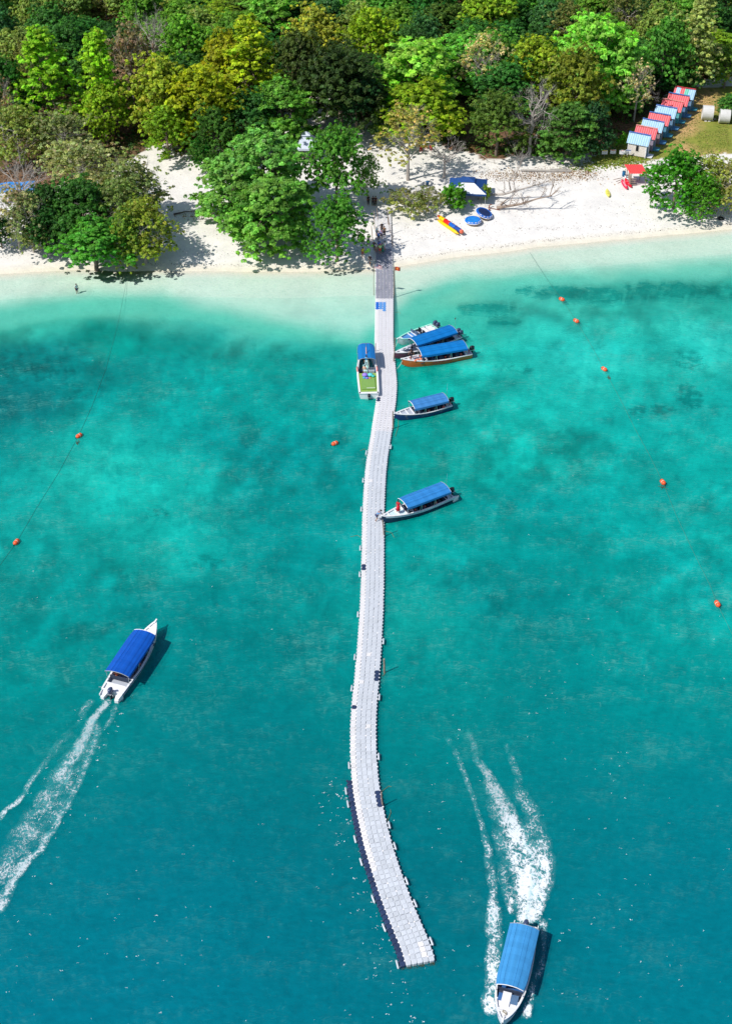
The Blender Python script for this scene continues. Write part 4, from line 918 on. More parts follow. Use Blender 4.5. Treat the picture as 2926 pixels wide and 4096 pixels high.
    for t in (fore, fore + .1, .9):
        x, hb, sh = hull_st(L, B, t, bow_h, st_h, full); m = MB(); m.box((x, 0, sh - .02), (.12, 2 * max(.1, hb - .1), .1)); ob('deck_beam', m.mesh('deck_beam', M_GEL), root)
    if kinds == 'full':
        # seats
        for k in range(6):
            x = L * (cx[0] + .06 + (cx[1] - cx[0] - .08) * k / 5); m = MB(); m.box((x, 0, .62), (.42, B * .78, .07)); m.box((x - .2, 0, .86), (.07, B * .78, .42)); ob('bench', m.mesh('bench', M_DARKIN), root)
        # canopy
        x0, x1 = L * cx[0], L * cx[1]; cw = B / 2 * canopy_w; rows = []; nc = 10
        for i in range(nc + 1):
            x = x0 + (x1 - x0) * i / nc; sag = -.035 * abs(math.sin(math.pi * i / nc * 5)); f = 1 - .1 * max(0, (i / nc - .75) * 4) ** 2
            rows.append([(x, cw * f * e, canopy_z + rise * (1 - abs(e) ** 2.2) + (sag if abs(e) < .9 else 0) + .05 * i / nc) for e in (-1.03, -1, -.8, -.5, -.2, .2, .5, .8, 1, 1.03)])
            rows[-1][0] = (x, -cw * f * 1.02, canopy_z - .22); rows[-1][-1] = (x, cw * f * 1.02, canopy_z - .22)
        V = [p for r in rows for p in r]; F = [(a_ * 10 + b_, a_ * 10 + b_ + 1, a_ * 10 + 11 + b_, a_ * 10 + 10 + b_)[::-1] for a_ in range(nc) for b_ in range(9)]
        V, F = solidify(V, F, .03); cm = ob('canopy', newmesh('canopy', V, F, [canopy_material('canopy_cloth', canopy)]), root)
        for i in (0, nc):
            m = MB(); m.tube([(p[0], p[1], p[2] + .01) for p in rows[i][1:-1]], .035, 6); ob('canopy_hem', m.mesh('canopy_hem', M_GEL if i else M_STEEL), cm)
        for k in range(4):
            m = MB(); m.tube([Vector(rows[j * 10 // 10][2 + k + (1 if k > 1 else 0)]) + Vector((0, 0, .012)) for j in range(nc + 1)], .012, 4); ob('seam', m.mesh('seam', cm.data.materials[0]), cm)
        for s in (-1, 1):
            for k in range(4):
                xx = x0 + (x1 - x0) * (.02 + .96 * k / 3); tt = (xx + L / 2) / L; _, hb, sh = hull_st(L, B, tt, bow_h, st_h, full)
                m = MB(); m.tube([(xx, s * (hb - .08), sh), (xx + (.12 if k in (1, 2) else 0), s * cw * .97, canopy_z - .02)], .028, 6)
                if k in (1, 2): m.tube([(xx + .3, s * (hb - .08), sh), (xx + .15, s * cw * .97, canopy_z - .02)], .02, 5)
                ob('canopy_post', m.mesh('canopy_post', M_STEEL), root)
        rng_ = random.Random(label)
        for k in range(4):
            m = MB(); xx = x0 + .3 + rng_.uniform(0, 1) * (x1 - x0) * .9; yy = rng_.choice((-1, 1)) * B * rng_.uniform(.22, .36); m.ball((xx, yy, .78), (.22, .14, .16), 6); ob('life_jacket', m.mesh('life_jacket', M_ORANGE, True), root)
    # aft platform and pods flanking the engine
    if pods:
        for s in (-1, 1):
            m = MB(); V = [(-L / 2 - .75, s * B * .22, .35), (-L / 2 - .7, s * B * .36, .35), (-L / 2 + .1, s * B * .425, .5), (-L / 2 + .1, s * B * .16, .5)]
            V += [(v[0], v[1], -.1) for v in V]; F = [(0, 1, 2, 3), (4, 7, 6, 5), (0, 4, 5, 1), (1, 5, 6, 2), (3, 2, 6, 7), (0, 3, 7, 4)]
            if s < 0: F = [f[::-1] for f in F]
            m.add(V, F); m.box((-L / 2 - .2, s * B * .4, .52), (1.0, .07, .22), 0, s * .08); ob('swim_step', m.mesh('swim_step', M_GEL), root)
    m = MB(); m.box((-L / 2 + .5, 0, .55), (.8, B * .78, .1)); m.box((-L / 2 + .95, 0, .62), (.12, B * .8, .35)); ob('aft_deck', m.mesh('aft_deck', M_GEL), root)
    for k in range(motors): motor(root, -L / 2 - .28, (k - (motors - 1) / 2) * .62, .45, 1.05, mcol)
    return root, L
def local(root, p): return root.location + Matrix.Rotation(root.rotation_euler[2], 3, 'Z') @ Vector(p)
bA, LA = boat('white-bowed passenger boat under way on the left with a deep blue canopy', (625, 2483), (448, 2765), 2.75, canopy=(5, 82, 178), hull=(226, 228, 232), stripe=(40, 80, 130), cx=(-.37, .25), mcol=M_SLATE, bow_h=1.35, canopy_w=.97, name='passenger_boat')
m = MB(); 
for k, (x, y, r) in enumerate(((0, 0, .28), (.12, .12, .12), (-.1, -.1, .12), (.1, -.13, .1))): m.tube([(x + r * math.cos(t * .63), y + r * math.sin(t * .63), 0) for t in range(11)], .012, 4)
ob('bow_emblem', m.mesh('bow_emblem', mat('grey_line_paint', (120, 125, 135), .6)), bA, (LA * .3, -.1, 1.0)).rotation_euler = (0, -.06, 0)
bB, LB = boat('passenger boat with sky blue canopy speeding off at the bottom edge', (2008, 4085), (2098, 3716), 2.65, canopy=(62, 142, 200), hull=(214, 218, 226), stripe=(60, 110, 170), cx=(-.44, .22), mcol=M_SLATE, bow_h=1.1, fore=.78, canopy_w=.95, canopy_z=1.85, inner=M_BLUEIN, full=3.4)
m = MB(); m.box((LB * .26, .5, .92), (.85, .55, .05)); m.box((LB * .26, .8, .75), (.9, .06, .4)); ob('tinted_hatch', m.mesh('tinted_hatch', mat('tinted_plastic', (90, 118, 150), .2)), bB)
m = MB(); m.box((LB * .26, -.62, .92), (.7, .4, .05)); ob('side_locker', m.mesh('side_locker', mat('blue_locker', (60, 105, 160), .5)), bB)
m = MB(); m.box((LB * .27, -.15, .7), (1.3, .7, .5)); ob('bow_walkway', m.mesh('bow_walkway', M_GEL), bB)
m = MB(); m.tube([(LB * .41 + .25 * math.cos(t) * (1 - t / 16), .2 * math.sin(t * 1.3), 1.02 + t * .004) for t in np.arange(0, 14, .5)], .022, 4); ob('rope_coil', m.mesh('rope_coil', mat('old_rope', (150, 140, 120), .9)), bB)
bC, LC = boat('dark-hulled passenger boat with blue canopy nosed to the mid pier', (1526, 2066), (1797, 1972), 2.3, canopy=(48, 128, 196), hull=(30, 52, 82), stripe=(190, 205, 220), cx=(-.44, .2), mcol=M_BLACK, bow_h=1.2, fore=.68, deckcol=mat('pale_aqua_deck', (205, 228, 235), .5), inner=M_DARKIN)
bD, LD = boat('small navy-hulled boat with faded blue canopy tied to the pier', (1578, 1655), (1796, 1609), 2.15, pods=False, canopy=(62, 128, 190), hull=(28, 48, 100), cx=(-.42, .2), mcol=M_BLACK, bow_h=1.15, fore=.68, deckcol=M_GREYD, inner=M_DARKIN, canopy_z=1.75)
bE, LE = boat('orange-brown hulled boat with long bright blue canopy moored at the pier', (1606, 1437), (1878, 1402), 2.35, pods=False, canopy=(5, 115, 188), hull=(190, 98, 38), cx=(-.42, .25), mcol=M_BLACK, bow_h=1.3, fore=.74, deckcol=mat('pinkish_deck', (200, 185, 190), .6), canopy_w=.99)
bF, LF = boat('maroon-hulled boat with bright blue canopy between the orange boat and the open boat', (1576, 1412), (1830, 1337), 2.35, pods=False, canopy=(5, 112, 186), hull=(112, 62, 84), cx=(-.42, .22), motors=2, mcol=M_SLATE, bow_h=1.2, fore=.78, deckcol=M_GREYD)
bG, LG_ = boat('open white boat with blue foredeck and mint rim, no canopy, moored nearest the beach', (1590, 1356), (1738, 1306), 2.1, hull=(205, 225, 222), rim=(165, 232, 210), motors=2, mcol=M_SLATE, bow_h=1.15, fore=.55, deckcol=mat('blue_foredeck', (82, 138, 198), .5, .15), kinds='open', name='open_boat', pods=False)
# open boat fittings
m = MB(); m.box((.1, .35, .75), (.5, .6, .75)); ob('helm_console', m.mesh('helm_console', M_GREYD), bG)
m = MB(); m.box((.38, .35, 1.25), (.05, .7, .4), 0, 0, -.35); ob('windscreen', m.mesh('windscreen', mat('smoked_screen', (70, 90, 120), .15)), bG)
m = MB(); m.box((.38, -.5, 1.15), (.05, .6, .35), 0, 0, -.35); ob('windscreen', m.mesh('windscreen', mat('smoked_screen', (70, 90, 120), .15)), bG)
for y_ in (-.5, .4): m = MB(); m.box((-.7, y_, .65), (.5, .45, .12)); m.box((-.95, y_, .88), (.1, .45, .45)); ob('seat', m.mesh('seat', M_BLACK), bG)
m = MB(); m.box((-1.5, 0, .62), (.7, 1.5, .3)); ob('stern_bench', m.mesh('stern_bench', M_GEL), bG)
m = MB(); m.tube([(-.9, 1.0, .8), (-.1, 1.03, .95), (1.0, .9, 1.0)], .09, 6); ob('blue_cushion', m.mesh('blue_cushion', mat('royal_blue_vinyl', (25, 75, 160), .5), True), bG)
# extra details on the orange and maroon boats
for bt, LL in ((bE, LE), (bF, LF)):
    m = MB()
    for k in range(5): m.ball((LL * .3 + random.uniform(-.9, .9), random.uniform(-.6, .6), 1.0), (.28, .2, .13), 6)
    ob('life_jackets', m.mesh('life_jackets', mat('faded_orange_jackets', (225, 135, 105), .9) if bt is bE else M_GREYD, True), bt)
m = MB(); m.box((LF * .3, .2, 1.02), (.95, .5, .12), 0, .2); ob('dark_cushion', m.mesh('dark_cushion', M_DARKIN), bF)
for bt, LL, sd_ in ((bE, LE, 1), (bC, LC, 1)):
    m = MB()
    for k in range(7): m.box((-LL * .18 + k * .42, 0, 0), (.22, .02, .2), 0, 0, .4 * (k % 2)); 
    for k in range(6): m.box((-LL * .18 + k * .42 + .2, 0, .03), (.08, .02, .12), 0, 0, -.5)
    _, hb, sh = hull_st(LL, 2.35, .35, 1.3, .72)
    side = 1
    ob('hull_lettering', m.mesh('hull_lettering', mat('dull_red_paint', (130, 50, 50), .6) if bt is bE else M_GEL), bt, (0, hb + .03, .52)) if bt is bE else None
# small flags and whip aerials on the sterns
for bt, LL, c_ in ((bF, LF, M_ORANGE), (bC, LC, None), (bD, LD, None)):
    m = MB(); m.tube([(-LL / 2 + .2, -.5, .7), (-LL / 2 + .1, -.55, 3.3)], .015, 4); w = ob('whip_aerial', m.mesh('whip_aerial', M_STEEL), bt)
    if c_: m = MB(); m.sheet([[(-LL / 2 + .1, -.55, 3.3), (-LL / 2 + .1, -.55, 3.0)], [(-LL / 2 + .3, -.35, 3.25), (-LL / 2 + .3, -.35, 2.95)], [(-LL / 2 + .45, -.3, 3.3), (-LL / 2 + .4, -.3, 3.05)]]); ob('pennant', m.mesh('pennant', M_ORANGE), w)
# ring buoys
for bt, LL, z_ in ((bE, LE, 1.3), (bD, LD, 1.3)):
    m = MB(); m.tube([(-LL * .43, .75 + .02 * t, 1.2 + .25 * math.sin(t * .524)) if False else (-LL * .43 + .25 * math.cos(t * .524), .85, 1.2 + .25 * math.sin(t * .524)) for t in range(13)], .045, 6); ob('life_ring', m.mesh('life_ring', M_ORANGE, True), bt)

# green-decked boat on the left of the pier
gb, gs = P(1461, 1382, 1.3), P(1475, 1572, .9); gb.z = gs.z = 0
def green_boat():
    d = gb - gs; L = d.length; c = (gb + gs) / 2; B = 2.75; bh, sh0 = 1.35, .85
    root = thing('passenger_boat', 'white boat with lime green aft deck and blue canopy, moored left of the pier', 'boat', (c.x, c.y, 0), math.atan2(d.y, d.x))
    ts = [i / 20 for i in range(21)]; m = MB(); rows = []
    for t in ts:
        x, hb, sh = hull_st(L, B, t, bh, sh0, 2.6, .93); hb = max(hb, .05); rows.append([(x, hb, sh), (x, hb * .97, sh * .5), (x, hb * .85, 0), (x, 0, -.3), (x, -hb * .85, 0), (x, -hb * .97, sh * .5), (x, -hb, sh)])
    m.sheet(rows); m.add(rows[0], [tuple(range(7))[::-1]]); ob('hull', m.mesh('hull', M_GEL), root)
    m = MB()
    for s in (-1, 1):
        m.sheet([[(x, s * (hb + .04), sh - .06), (x, s * (hb + .04), sh + .04), (x, s * max(0, hb - .2), sh + .04), (x, s * max(0, hb - .2), sh - .1)] for x, hb, sh in (hull_st(L, B, t, bh, sh0, 2.6, .93) for t in ts)])
    m.box((-L / 2 + .12, 0, sh0 - .02), (.34, B * .92, .12)); ob('gunwale', m.mesh('gunwale', M_GEL), root)
    x1 = -L * .06; m = MB(); V, F = solidify([(-L / 2 + .3, -B * .43, .82), (x1, -B * .45, .84), (x1, B * .45, .84), (-L / 2 + .3, B * .43, .82)], [(0, 1, 2, 3)], .08); m.add(V, F)
    gm = mat('lime_green_deck', (135, 168, 75), .5, .12, 1.0, (.35, .5, .22)); dk = ob('aft_deck', m.mesh('aft_deck', gm), root)
    m = MB(); m.box((-L * .3, 0, .9), (L * .24, B * .66, .1)); ob('deck_hatch', m.mesh('deck_hatch', mat('lime_green_hatch', (125, 162, 82), .4, .08)), root)
    m = MB(); m.box((-L * .4, -.3, .97), (.06, 1.1, .03)); ob('grab_rail', m.mesh('grab_rail', M_GEL), root)
    m = MB(); m.add([(x1, -1.15, .3), (L * .1, -1.2, .3), (L * .1, 1.2, .3), (x1, 1.15, .3)], [(0, 1, 2, 3)]); m.sheet([[(x1, 1.2, .9), (L * .1, 1.25, .9)], [(x1, 1.2, .3), (L * .1, 1.25, .3)]]); ob('well_floor', m.mesh('well_floor', M_BLUEIN), root)
    m = MB(); m.box((L * .02, .25, .8), (L * .15, .55, .7)); ob('gangway_box', m.mesh('gangway_box', mat('pale_aqua_box', (180, 225, 225), .5)), root)
    m = MB(); m.box((-.2, -.55, .95), (.95, .85, .35)); c0 = ob('supply_crate', m.mesh('supply_crate', mat('grey_crate', (150, 158, 165), .6)), root)
    for i in range(3):
        for j in range(2): m = MB(); m.lathe([(.08, 0), (.09, .12), (.05, .16)], 8, (-.2 + j * .25, -.8 + i * .25, 1.12)); ob('bottle_top', m.mesh('bottle_top', M_DARKIN), c0)
    # engine box and steering wheel
    m = MB(); m.box((0, .85, .7), (.9, .35, .5)); ob('coiled_hose', m.mesh('coiled_hose', M_BLACK), root)
    x0, x2 = L * .055, L * .40; rows = []; cw = B * .42
    for i in range(9):
        k = i / 8; x = x0 + (x2 - x0) * k; f = 1 - .25 * max(0, k - .8) * 5 * .6
        rows.append([(x, cw * f * e, 2.1 + .3 * (1 - abs(e) ** 2.2) - (.06 if abs(e) < .15 else 0)) for e in (-1, -.8, -.5, -.12, 0, .12, .5, .8, 1)]); rows[-1] = [(x, rows[-1][0][1], 1.92)] + rows[-1] + [(x, rows[-1][-1][1], 1.92)]
    V = [p for r in rows for p in r]; F = [(a * 11 + b, a * 11 + b + 1, a * 11 + 12 + b, a * 11 + 11 + b)[::-1] for a in range(8) for b in range(10)]; V, F = solidify(V, F, .03)
    cm = ob('canopy', newmesh('canopy', V, F, [canopy_material('canopy_cloth', (20, 112, 182))]), root)
    m = MB(); m.tube([Vector(r[5]) + Vector((0, 0, .06)) for r in rows], .02, 5); ob('ridge_pole', m.mesh('ridge_pole', M_STEEL), cm)
    for i in (0, 8): m = MB(); m.tube([Vector(p) + Vector((0, 0, .015)) for p in rows[i][1:-1]], .03, 5); ob('canopy_hem', m.mesh('canopy_hem', M_STEEL), cm)
    for s in (-1, 1):
        for k in range(3):
            xx = x0 + (x2 - x0) * k / 2.2; m = MB(); m.tube([(xx, s * B * .45, .85), (xx, s * cw, 2.1)], .028, 6); ob('canopy_post', m.mesh('canopy_post', M_STEEL), root)
        m = MB(); m.tube([(L * .36, s * .8, 1.1), (L * .43, s * .9, 1.75), (L * .5, s * .35, 1.7)], .02, 5); ob('bow_rail', m.mesh('bow_rail', M_STEEL), root)
        m = MB(); m.tube([(-.4, s * (B * .47), .95), (.1, s * (B * .48), 1.0), (.6, s * B * .48, 1.0)], .12, 6); ob('hanging_jacket', m.mesh('hanging_jacket', mat('faded_pink_jackets', (215, 140, 135), .9), True), root)
    m = MB(); V, F = solidify([(L * .33, -.85, 1.12), (L * .49, 0, 1.4), (L * .33, .85, 1.12)], [(0, 1, 2)], .05); m.add(V, F); ob('foredeck', m.mesh('foredeck', M_GEL), root)
    m = MB(); m.tube([(x0 - .1, .1, .9), (L * .22, .05, 3.0)], .05, 6); ob('leaning_mast', m.mesh('leaning_mast', mat('salmon_paint', (222, 170, 155), .6)), root)
    motor(root, -L / 2 - .15, 0, .1, .8, M_BLACK)
    for k, (x, y, col, r) in enumerate(((-L * .13, .35, (150, 120, 215), .42), (-L * .13, -.35, (95, 200, 205), .4), (-L * .19, .1, (120, 110, 200), .26), (-L * .15, -.72, (60, 190, 175), .25), (-L * .19, -.25, (215, 130, 120), .18), (-L * .18, .45, (70, 150, 190), .25))):
        m = MB(); m.ball((0, 0, 0), (r, r * .8, r * .62), 9); w = local(root, (x, y, .88 + r * .45))
        tag(ob('bag', m.mesh('bag', mat('bag_%d_%d_%d' % col, col, .5, .25, 5), True), None, w), ['large lilac bag on the green deck', 'large turquoise bag on the green deck', 'small violet bag at the front of the pile on the green deck', 'sea-green bag on the pier side of the pile on the green deck', 'small pinkish bag at the foot of the pile on the green deck', 'teal-blue bag on the seaward side of the pile on the green deck'][k], 'bag', 'bags piled on the green deck')
    return root
bH = green_boat()
# mooring lines
for bt, LL, px, py, lab in ((bG, LG_, 1577, 1390, 'mooring rope from the bow of the open blue-decked boat'), (bE, LE, 1586, 1475, 'mooring rope from the bow of the orange-brown boat'), (bD, LD, 1575, 1660, 'mooring rope from the bow of the small navy-hulled boat'), (bC, LC, 1528, 2090, 'mooring rope from the bow of the dark-hulled boat by the red-dressed person'), (bF, LF, 1570, 1425, 'short mooring rope from the bow of the maroon boat')):
    rope('mooring_rope', lab, [local(bt, (LL / 2 - .1, 0, 1.1)), P(px, py, .33)], .028, (205, 215, 200), 'rope', 8, .2)
# buoys and their lines
M_BUOY = mat('orange_buoy', (238, 92, 48), .4, .08)
def buoy(px, py, ang, label, L=.95, r=.27):
    b = P(px, py, .1); t = thing('buoy', label, 'buoy', b, ang, 'orange buoys on the swimming area lines'); m = MB()
    m.lathe([(.05, -L / 2), (.6 * r, -L / 2 + .05), (r, -L / 2 + .18), (r, L / 2 - .18), (.6 * r, L / 2 - .05), (.05, L / 2)], 12, (0, 0, .05), 'X'); ob('float_body', m.mesh('float_body', M_BUOY, True), t)
    m = MB(); m.lathe([(r * 1.02, -.04), (r * 1.02, .04)], 12, (0, 0, .05), 'X'); ob('band', m.mesh('band', mat('pale_band', (230, 190, 170), .6)), t)
    for s in (-1, 1): m = MB(); m.tube([(s * L / 2, 0, .05), (s * (L / 2 + .2), 0, .0)], .04, 5); ob('shackle', m.mesh('shackle', M_BLACK), t)
for a in ((176 * U, 968 * U, .9, 'orange buoy on the left line, the farther of its two'), (37 * U, 1204 * U, 1.2, 'orange buoy on the left line, close to the left edge'), (743 * U, 985 * U, .6, 'lone orange buoy left of the pier, not on any line'),
          (1246 * U, 665 * U, 2.4, 'orange buoy on the right line nearest the beach'), (1278 * U, 713 * U, 2.3, 'orange buoy on the right line, second from the beach'), (1340 * U, 820 * U, 2.2, 'orange buoy on the right line, third from the beach'),
          (1470 * U, 1071 * U, 1.9, 'orange buoy on the right line, fourth from the beach'), (1591 * U, 1341 * U, 1.8, 'orange buoy on the right line, lowest, near the right edge')): buoy(*a)
lp = [(285, 590), (278, 640), (262, 720), (235, 820), (205, 900), (176, 965), (130, 1050), (80, 1130), (37, 1204), (0, 1255), (-40, 1310)]
rope('buoy_line', 'thin dark line carrying the two orange buoys on the left', [P(a * U, b * U, .04) for a, b in lp], .016, (50, 105, 100), 'rope', 6)
lp = [(1175, 560), (1200, 600), (1221, 632), (1246, 665), (1278, 713), (1310, 765), (1340, 820), (1380, 895), (1410, 955), (1440, 1010), (1470, 1071), (1500, 1145), (1540, 1230), (1575, 1300), (1591, 1341), (1620, 1400), (1660, 1480)]
rope('buoy_line', 'thin line carrying the five orange buoys on the right', [P(a * U, b * U, .04) for a, b in lp], .016, (75, 125, 112), 'rope', 5)
for k, (a, b) in enumerate(((172, 982), (1350, 838), (1470, 1083))):
    b_ = P(a * U, b * U, .02); m = MB()
    for j in range(9): m.tube([(rp_.normal(0, .12), rp_.normal(0, .2), .03), (rp_.normal(0, .3), rp_.normal(0, .4), .0)], .03, 4)
    tag(ob('seaweed_clump', m.mesh('seaweed_clump', mat('dark_weed', (70, 82, 66), .9)), None, b_), ['dark weed clump below the farther buoy of the left line', 'brown weed clump trailing from the third buoy of the right line', 'dark weed clump below the fourth buoy of the right line'][k], 'seaweed')
# ================= PEOPLE =================
def skin_body(name, J, E, mats, root=0, sub=1):
    """J: list of (x,y,z,r); E: edges -> smooth skinned mesh"""
    me = bpy.data.meshes.new(name); me.from_pydata([j[:3] for j in J], E, []); o = bpy.data.objects.new(name, me); COL.objects.link(o)
    o.modifiers.new('s', 'SKIN'); sv = me.skin_vertices[0].data
    for k, j in enumerate(J): r = j[3]; sv[k].radius = r if isinstance(r, tuple) else (r, r); sv[k].use_root = (k == root)
    if sub: sm = o.modifiers.new('u', 'SUBSURF'); sm.levels = sub; sm.render_levels = sub
    dg = bpy.context.evaluated_depsgraph_get(); out = bpy.data.meshes.new_from_object(o.evaluated_get(dg)); out.name = name
    bpy.data.objects.remove(o); out.materials.clear()
    for m_ in mats: out.materials.append(m_)
    out.polygons.foreach_set('use_smooth', [True] * len(out.polygons)); return out
POSES = {  # hips(x,y,z) chest neck head | shoulders, elbows, hands | knees, feet    (+x is forward)
 'stand': dict(hip=(0, 0, .92), chest=(.02, 0, 1.28), neck=(.02, 0, 1.46), head=(.05, 0, 1.60), el=[(-.03, .27, 1.12), (-.03, -.27, 1.12)], ha=[(.08, .27, .88), (.08, -.27, .88)], kn=[(.03, .11, .5), (.03, -.11, .5)], an=[(0, .12, .08), (0, -.12, .08)]),
 'walk': dict(hip=(0, 0, .90), chest=(.05, 0, 1.26), neck=(.07, 0, 1.44), head=(.11, 0, 1.58), el=[(-.12, .27, 1.12), (.14, -.27, 1.12)], ha=[(-.08, .29, .88), (.32, -.25, .95)], kn=[(.2, .1, .52), (-.02, -.11, .5)], an=[(.26, .11, .09), (-.3, -.11, .12)]),
 'bend': dict(hip=(-.1, 0, .82), chest=(.2, 0, 1.08), neck=(.36, 0, 1.16), head=(.49, 0, 1.22), el=[(.4, .22, .9), (.4, -.22, .9)], ha=[(.6, .12, .72), (.6, -.12, .72)], kn=[(.1, .13, .45), (-.12, -.12, .42)], an=[(.02, .14, .08), (-.34, -.13, .08)]),
 'sit': dict(hip=(0, 0, .14), chest=(-.02, 0, .5), neck=(0, 0, .68), head=(.03, 0, .82), el=[(.03, .27, .38), (.03, -.27, .38)], ha=[(.25, .2, .28), (.25, -.2, .28)], kn=[(.42, .14, .2), (.42, -.14, .2)], an=[(.45, .14, -.22), (.45, -.14, -.22)]),
}
_pm = {}
def person_meshes(pose):
    if pose in _pm: return _pm[pose]
    p = POSES[pose]; v = {k: (Vector(a) if not isinstance(a, list) else [Vector(q) for q in a]) for k, a in p.items()}
    sh = [v['chest'] + (v['neck'] - v['chest']) * .7 + Vector((0, s * .18, 0)) for s in (1, -1)]; hp = [v['hip'] + Vector((0, s * .09, -.04)) for s in (1, -1)]
    J = [(*v['hip'], (.14, .1)), (*v['hip'].lerp(v['chest'], .5), (.125, .09)), (*v['chest'], (.155, .105)), (*v['neck'], .055), (*v['neck'].lerp(v['head'], .5), .052), (*v['head'], .092), (*(v['head'] + (v['head'] - v['neck']).normalized() * .09), .08)]
    E = [(0, 1), (1, 2), (2, 3), (3, 4), (4, 5), (5, 6)]
    for s in (0, 1):
        n = len(J); J += [(*sh[s], .055), (*v['el'][s], .04), (*v['ha'][s], .028)]; E += [(2, n), (n, n + 1), (n + 1, n + 2)]
        pd = (v['ha'][s] - v['el'][s]).normalized(); palm = v['ha'][s] + pd * .08; m0 = len(J); J.append((*palm, (.042, .02))); E.append((n + 2, m0))
        n = len(J); J += [(*hp[s], .088), (*v['kn'][s], .06), (*v['an'][s], .042), (*(v['an'][s] + Vector((.13, 0, -.045))), .035)]; E += [(0, n), (n, n + 1), (n + 1, n + 2), (n + 2, n + 3)]
    body = skin_body('person', J, E, [mat('skin', (168, 118, 88), .5)])
    # fingers, thumb, ears and nose joined into the same body mesh
    m = MB(); m.V = [tuple(q.co) for q in body.vertices]; m.F = [tuple(f.vertices) for f in body.polygons]; m.I = [0] * len(m.F)
    for s in (0, 1):
        pd = (v['ha'][s] - v['el'][s]).normalized(); palm = v['ha'][s] + pd * .09; sd_ = Vector((1, 0, 0)).cross(pd).normalized() if abs(pd.x) < .9 else Vector((0, 1, 0)); fw = pd.cross(sd_).normalized()
        for k, ln in enumerate((.062, .075, .07, .055)): a = palm + sd_ * (.03 - .02 * k) + pd * .02; m.tube([a, a + pd * ln * .55, a + pd * ln * .9 + fw * .02], [.01, .009, .007], 5)
        a = palm - pd * .04 + sd_ * .03; m.tube([a, a + sd_ * .03 + pd * .02, a + sd_ * .035 + pd * .05], [.011, .01, .008], 5)
    fwd = Vector((1, 0, 0)); h = v['head'] + Vector((0, 0, .02)); m.ball(h + fwd * .095 + Vector((0, 0, -.015)), (.018, .014, .02), 6)
    for s in (1, -1): m.ball(h + Vector((0, s * .095, -.01)), (.02, .012, .03), 6); m.ball(h + fwd * .085 + Vector((0, s * .034, .02)), (.01, .013, .008), 6, 1)
    m.box(h + fwd * .09 + Vector((0, 0, -.055)), (.012, .045, .008), 2)
    body = m.mesh('person', [mat('skin', (168, 118, 88), .5), mat('dark_eye', (25, 22, 22), .3), mat('lip', (140, 75, 70), .5)], True)
    J = [(*(v['hip'] + Vector((0, 0, .0))), (.165, .12)), (*v['hip'].lerp(v['chest'], .5), (.155, .115)), (*v['chest'], (.18, .125)), (*(v['chest'].lerp(v['neck'], .75)), .08)]; E = [(0, 1), (1, 2), (2, 3)]
    for s in (0, 1): n = len(J); J += [(*sh[s], .075), (*sh[s].lerp(v['el'][s], .7), .062)]; E += [(2, n), (n, n + 1)]
    shirt = skin_body('shirt', J, E, [])
    def legs(f): 
        J = [(*v['hip'], (.17, .125))]; E = []
        for s in (0, 1): n = len(J); J += [(*hp[s], .11), (*hp[s].lerp(v['kn'][s], .9), .088)]; E += [(0, n), (n, n + 1)]; (J.append((*v['kn'][s].lerp(v['an'][s], .85), .066)), E.append((n + 1, n + 2))) if f else None
        return skin_body('trousers' if f else 'shorts', J, E, [])
    m = MB(); V = []
    top = v['hip'] + Vector((0, 0, .1)); bot = Vector(((v['an'][0].x + v['an'][1].x) / 2, 0, v['hip'].z - .62)); m.tube([top, top.lerp(bot, .4), bot], [.14, .2, .25], 12); skirt = m.mesh('skirt', [], True)
    m = MB(); hh = v['head']; m.ball(hh + Vector((-.02, 0, .045)), (.112, .108, .1), 10); hair = m.mesh('hair', [], True)
    m = MB(); m.lathe([(.19, 0), (.185, .015), (.11, .02), (.105, .08), (.06, .115)], 12, hh + Vector((0, 0, .055))); hat = m.mesh('hat', [], True)
    _pm[pose] = dict(body=body, shirt=shirt, shorts=legs(False), trousers=legs(True), skirt=skirt, hair=hair, hat=hat); return _pm[pose]
def person(label, pos, rz, pose='stand', shirt=(30, 30, 35), low=('shorts', (40, 42, 55)), hat=None, hair=(28, 22, 20), k=1.0, bag=None, group=None):
    me = person_meshes(pose); b = ob('person', me['body'], None, pos, rz, (k, k, k)); tag(b, label, 'person', group)
    def cl(nm, mesh, col):
        o = ob(nm, mesh, b); m_ = mat('cloth_%d_%d_%d' % tuple(col), col, .85, .12, 6)
        if not mesh.materials: mesh.materials.append(None)
        o.material_slots[0].link = 'OBJECT'; o.material_slots[0].material = m_
    if shirt: cl('shirt', me['shirt'], shirt)
    if low: cl(low[0], me[low[0]], low[1])
    cl('hair', me['hair'], hair)
    if hat: cl('hat', me['hat'], hat)
    if bag: 
        m = MB(); m.ball((-.2, 0, 1.2), (.12, .16, .24), 8); ob('backpack', m.mesh('backpack', mat('cloth_%d_%d_%d' % bag, bag, .85), True), b)
    return b
def onpier(px, py): p = P(px, py, .33); z = max(0, gz(p.x, p.y)) + .33; p = P(px, py, z); return p
def onsand(px, py): return G(px, py)
X_ = person
X_('person in black tee and black shorts standing on the sand left of the pier head', onsand(1452, 976), -1.4, 'stand', (28, 26, 30), ('shorts', (30, 30, 36)))
X_('person in dark tee and long blue skirt standing left of the pier head', onsand(1473, 978), -1.7, 'stand', (45, 30, 45), ('skirt', (38, 72, 110)))
X_('person in yellow top and reddish shorts in the dappled shade by the shoreline', onsand(1450, 1029), -1.2, 'stand', (220, 200, 60), ('shorts', (170, 95, 85)), bag=(235, 235, 235))
X_('person in navy top and white cap walking on wet sand beside the pier', onsand(1479, 1059), -1.9, 'walk', (26, 32, 50), ('shorts', (90, 95, 100)), hat=(235, 232, 228))
GP = 'people gathered on the pier head'
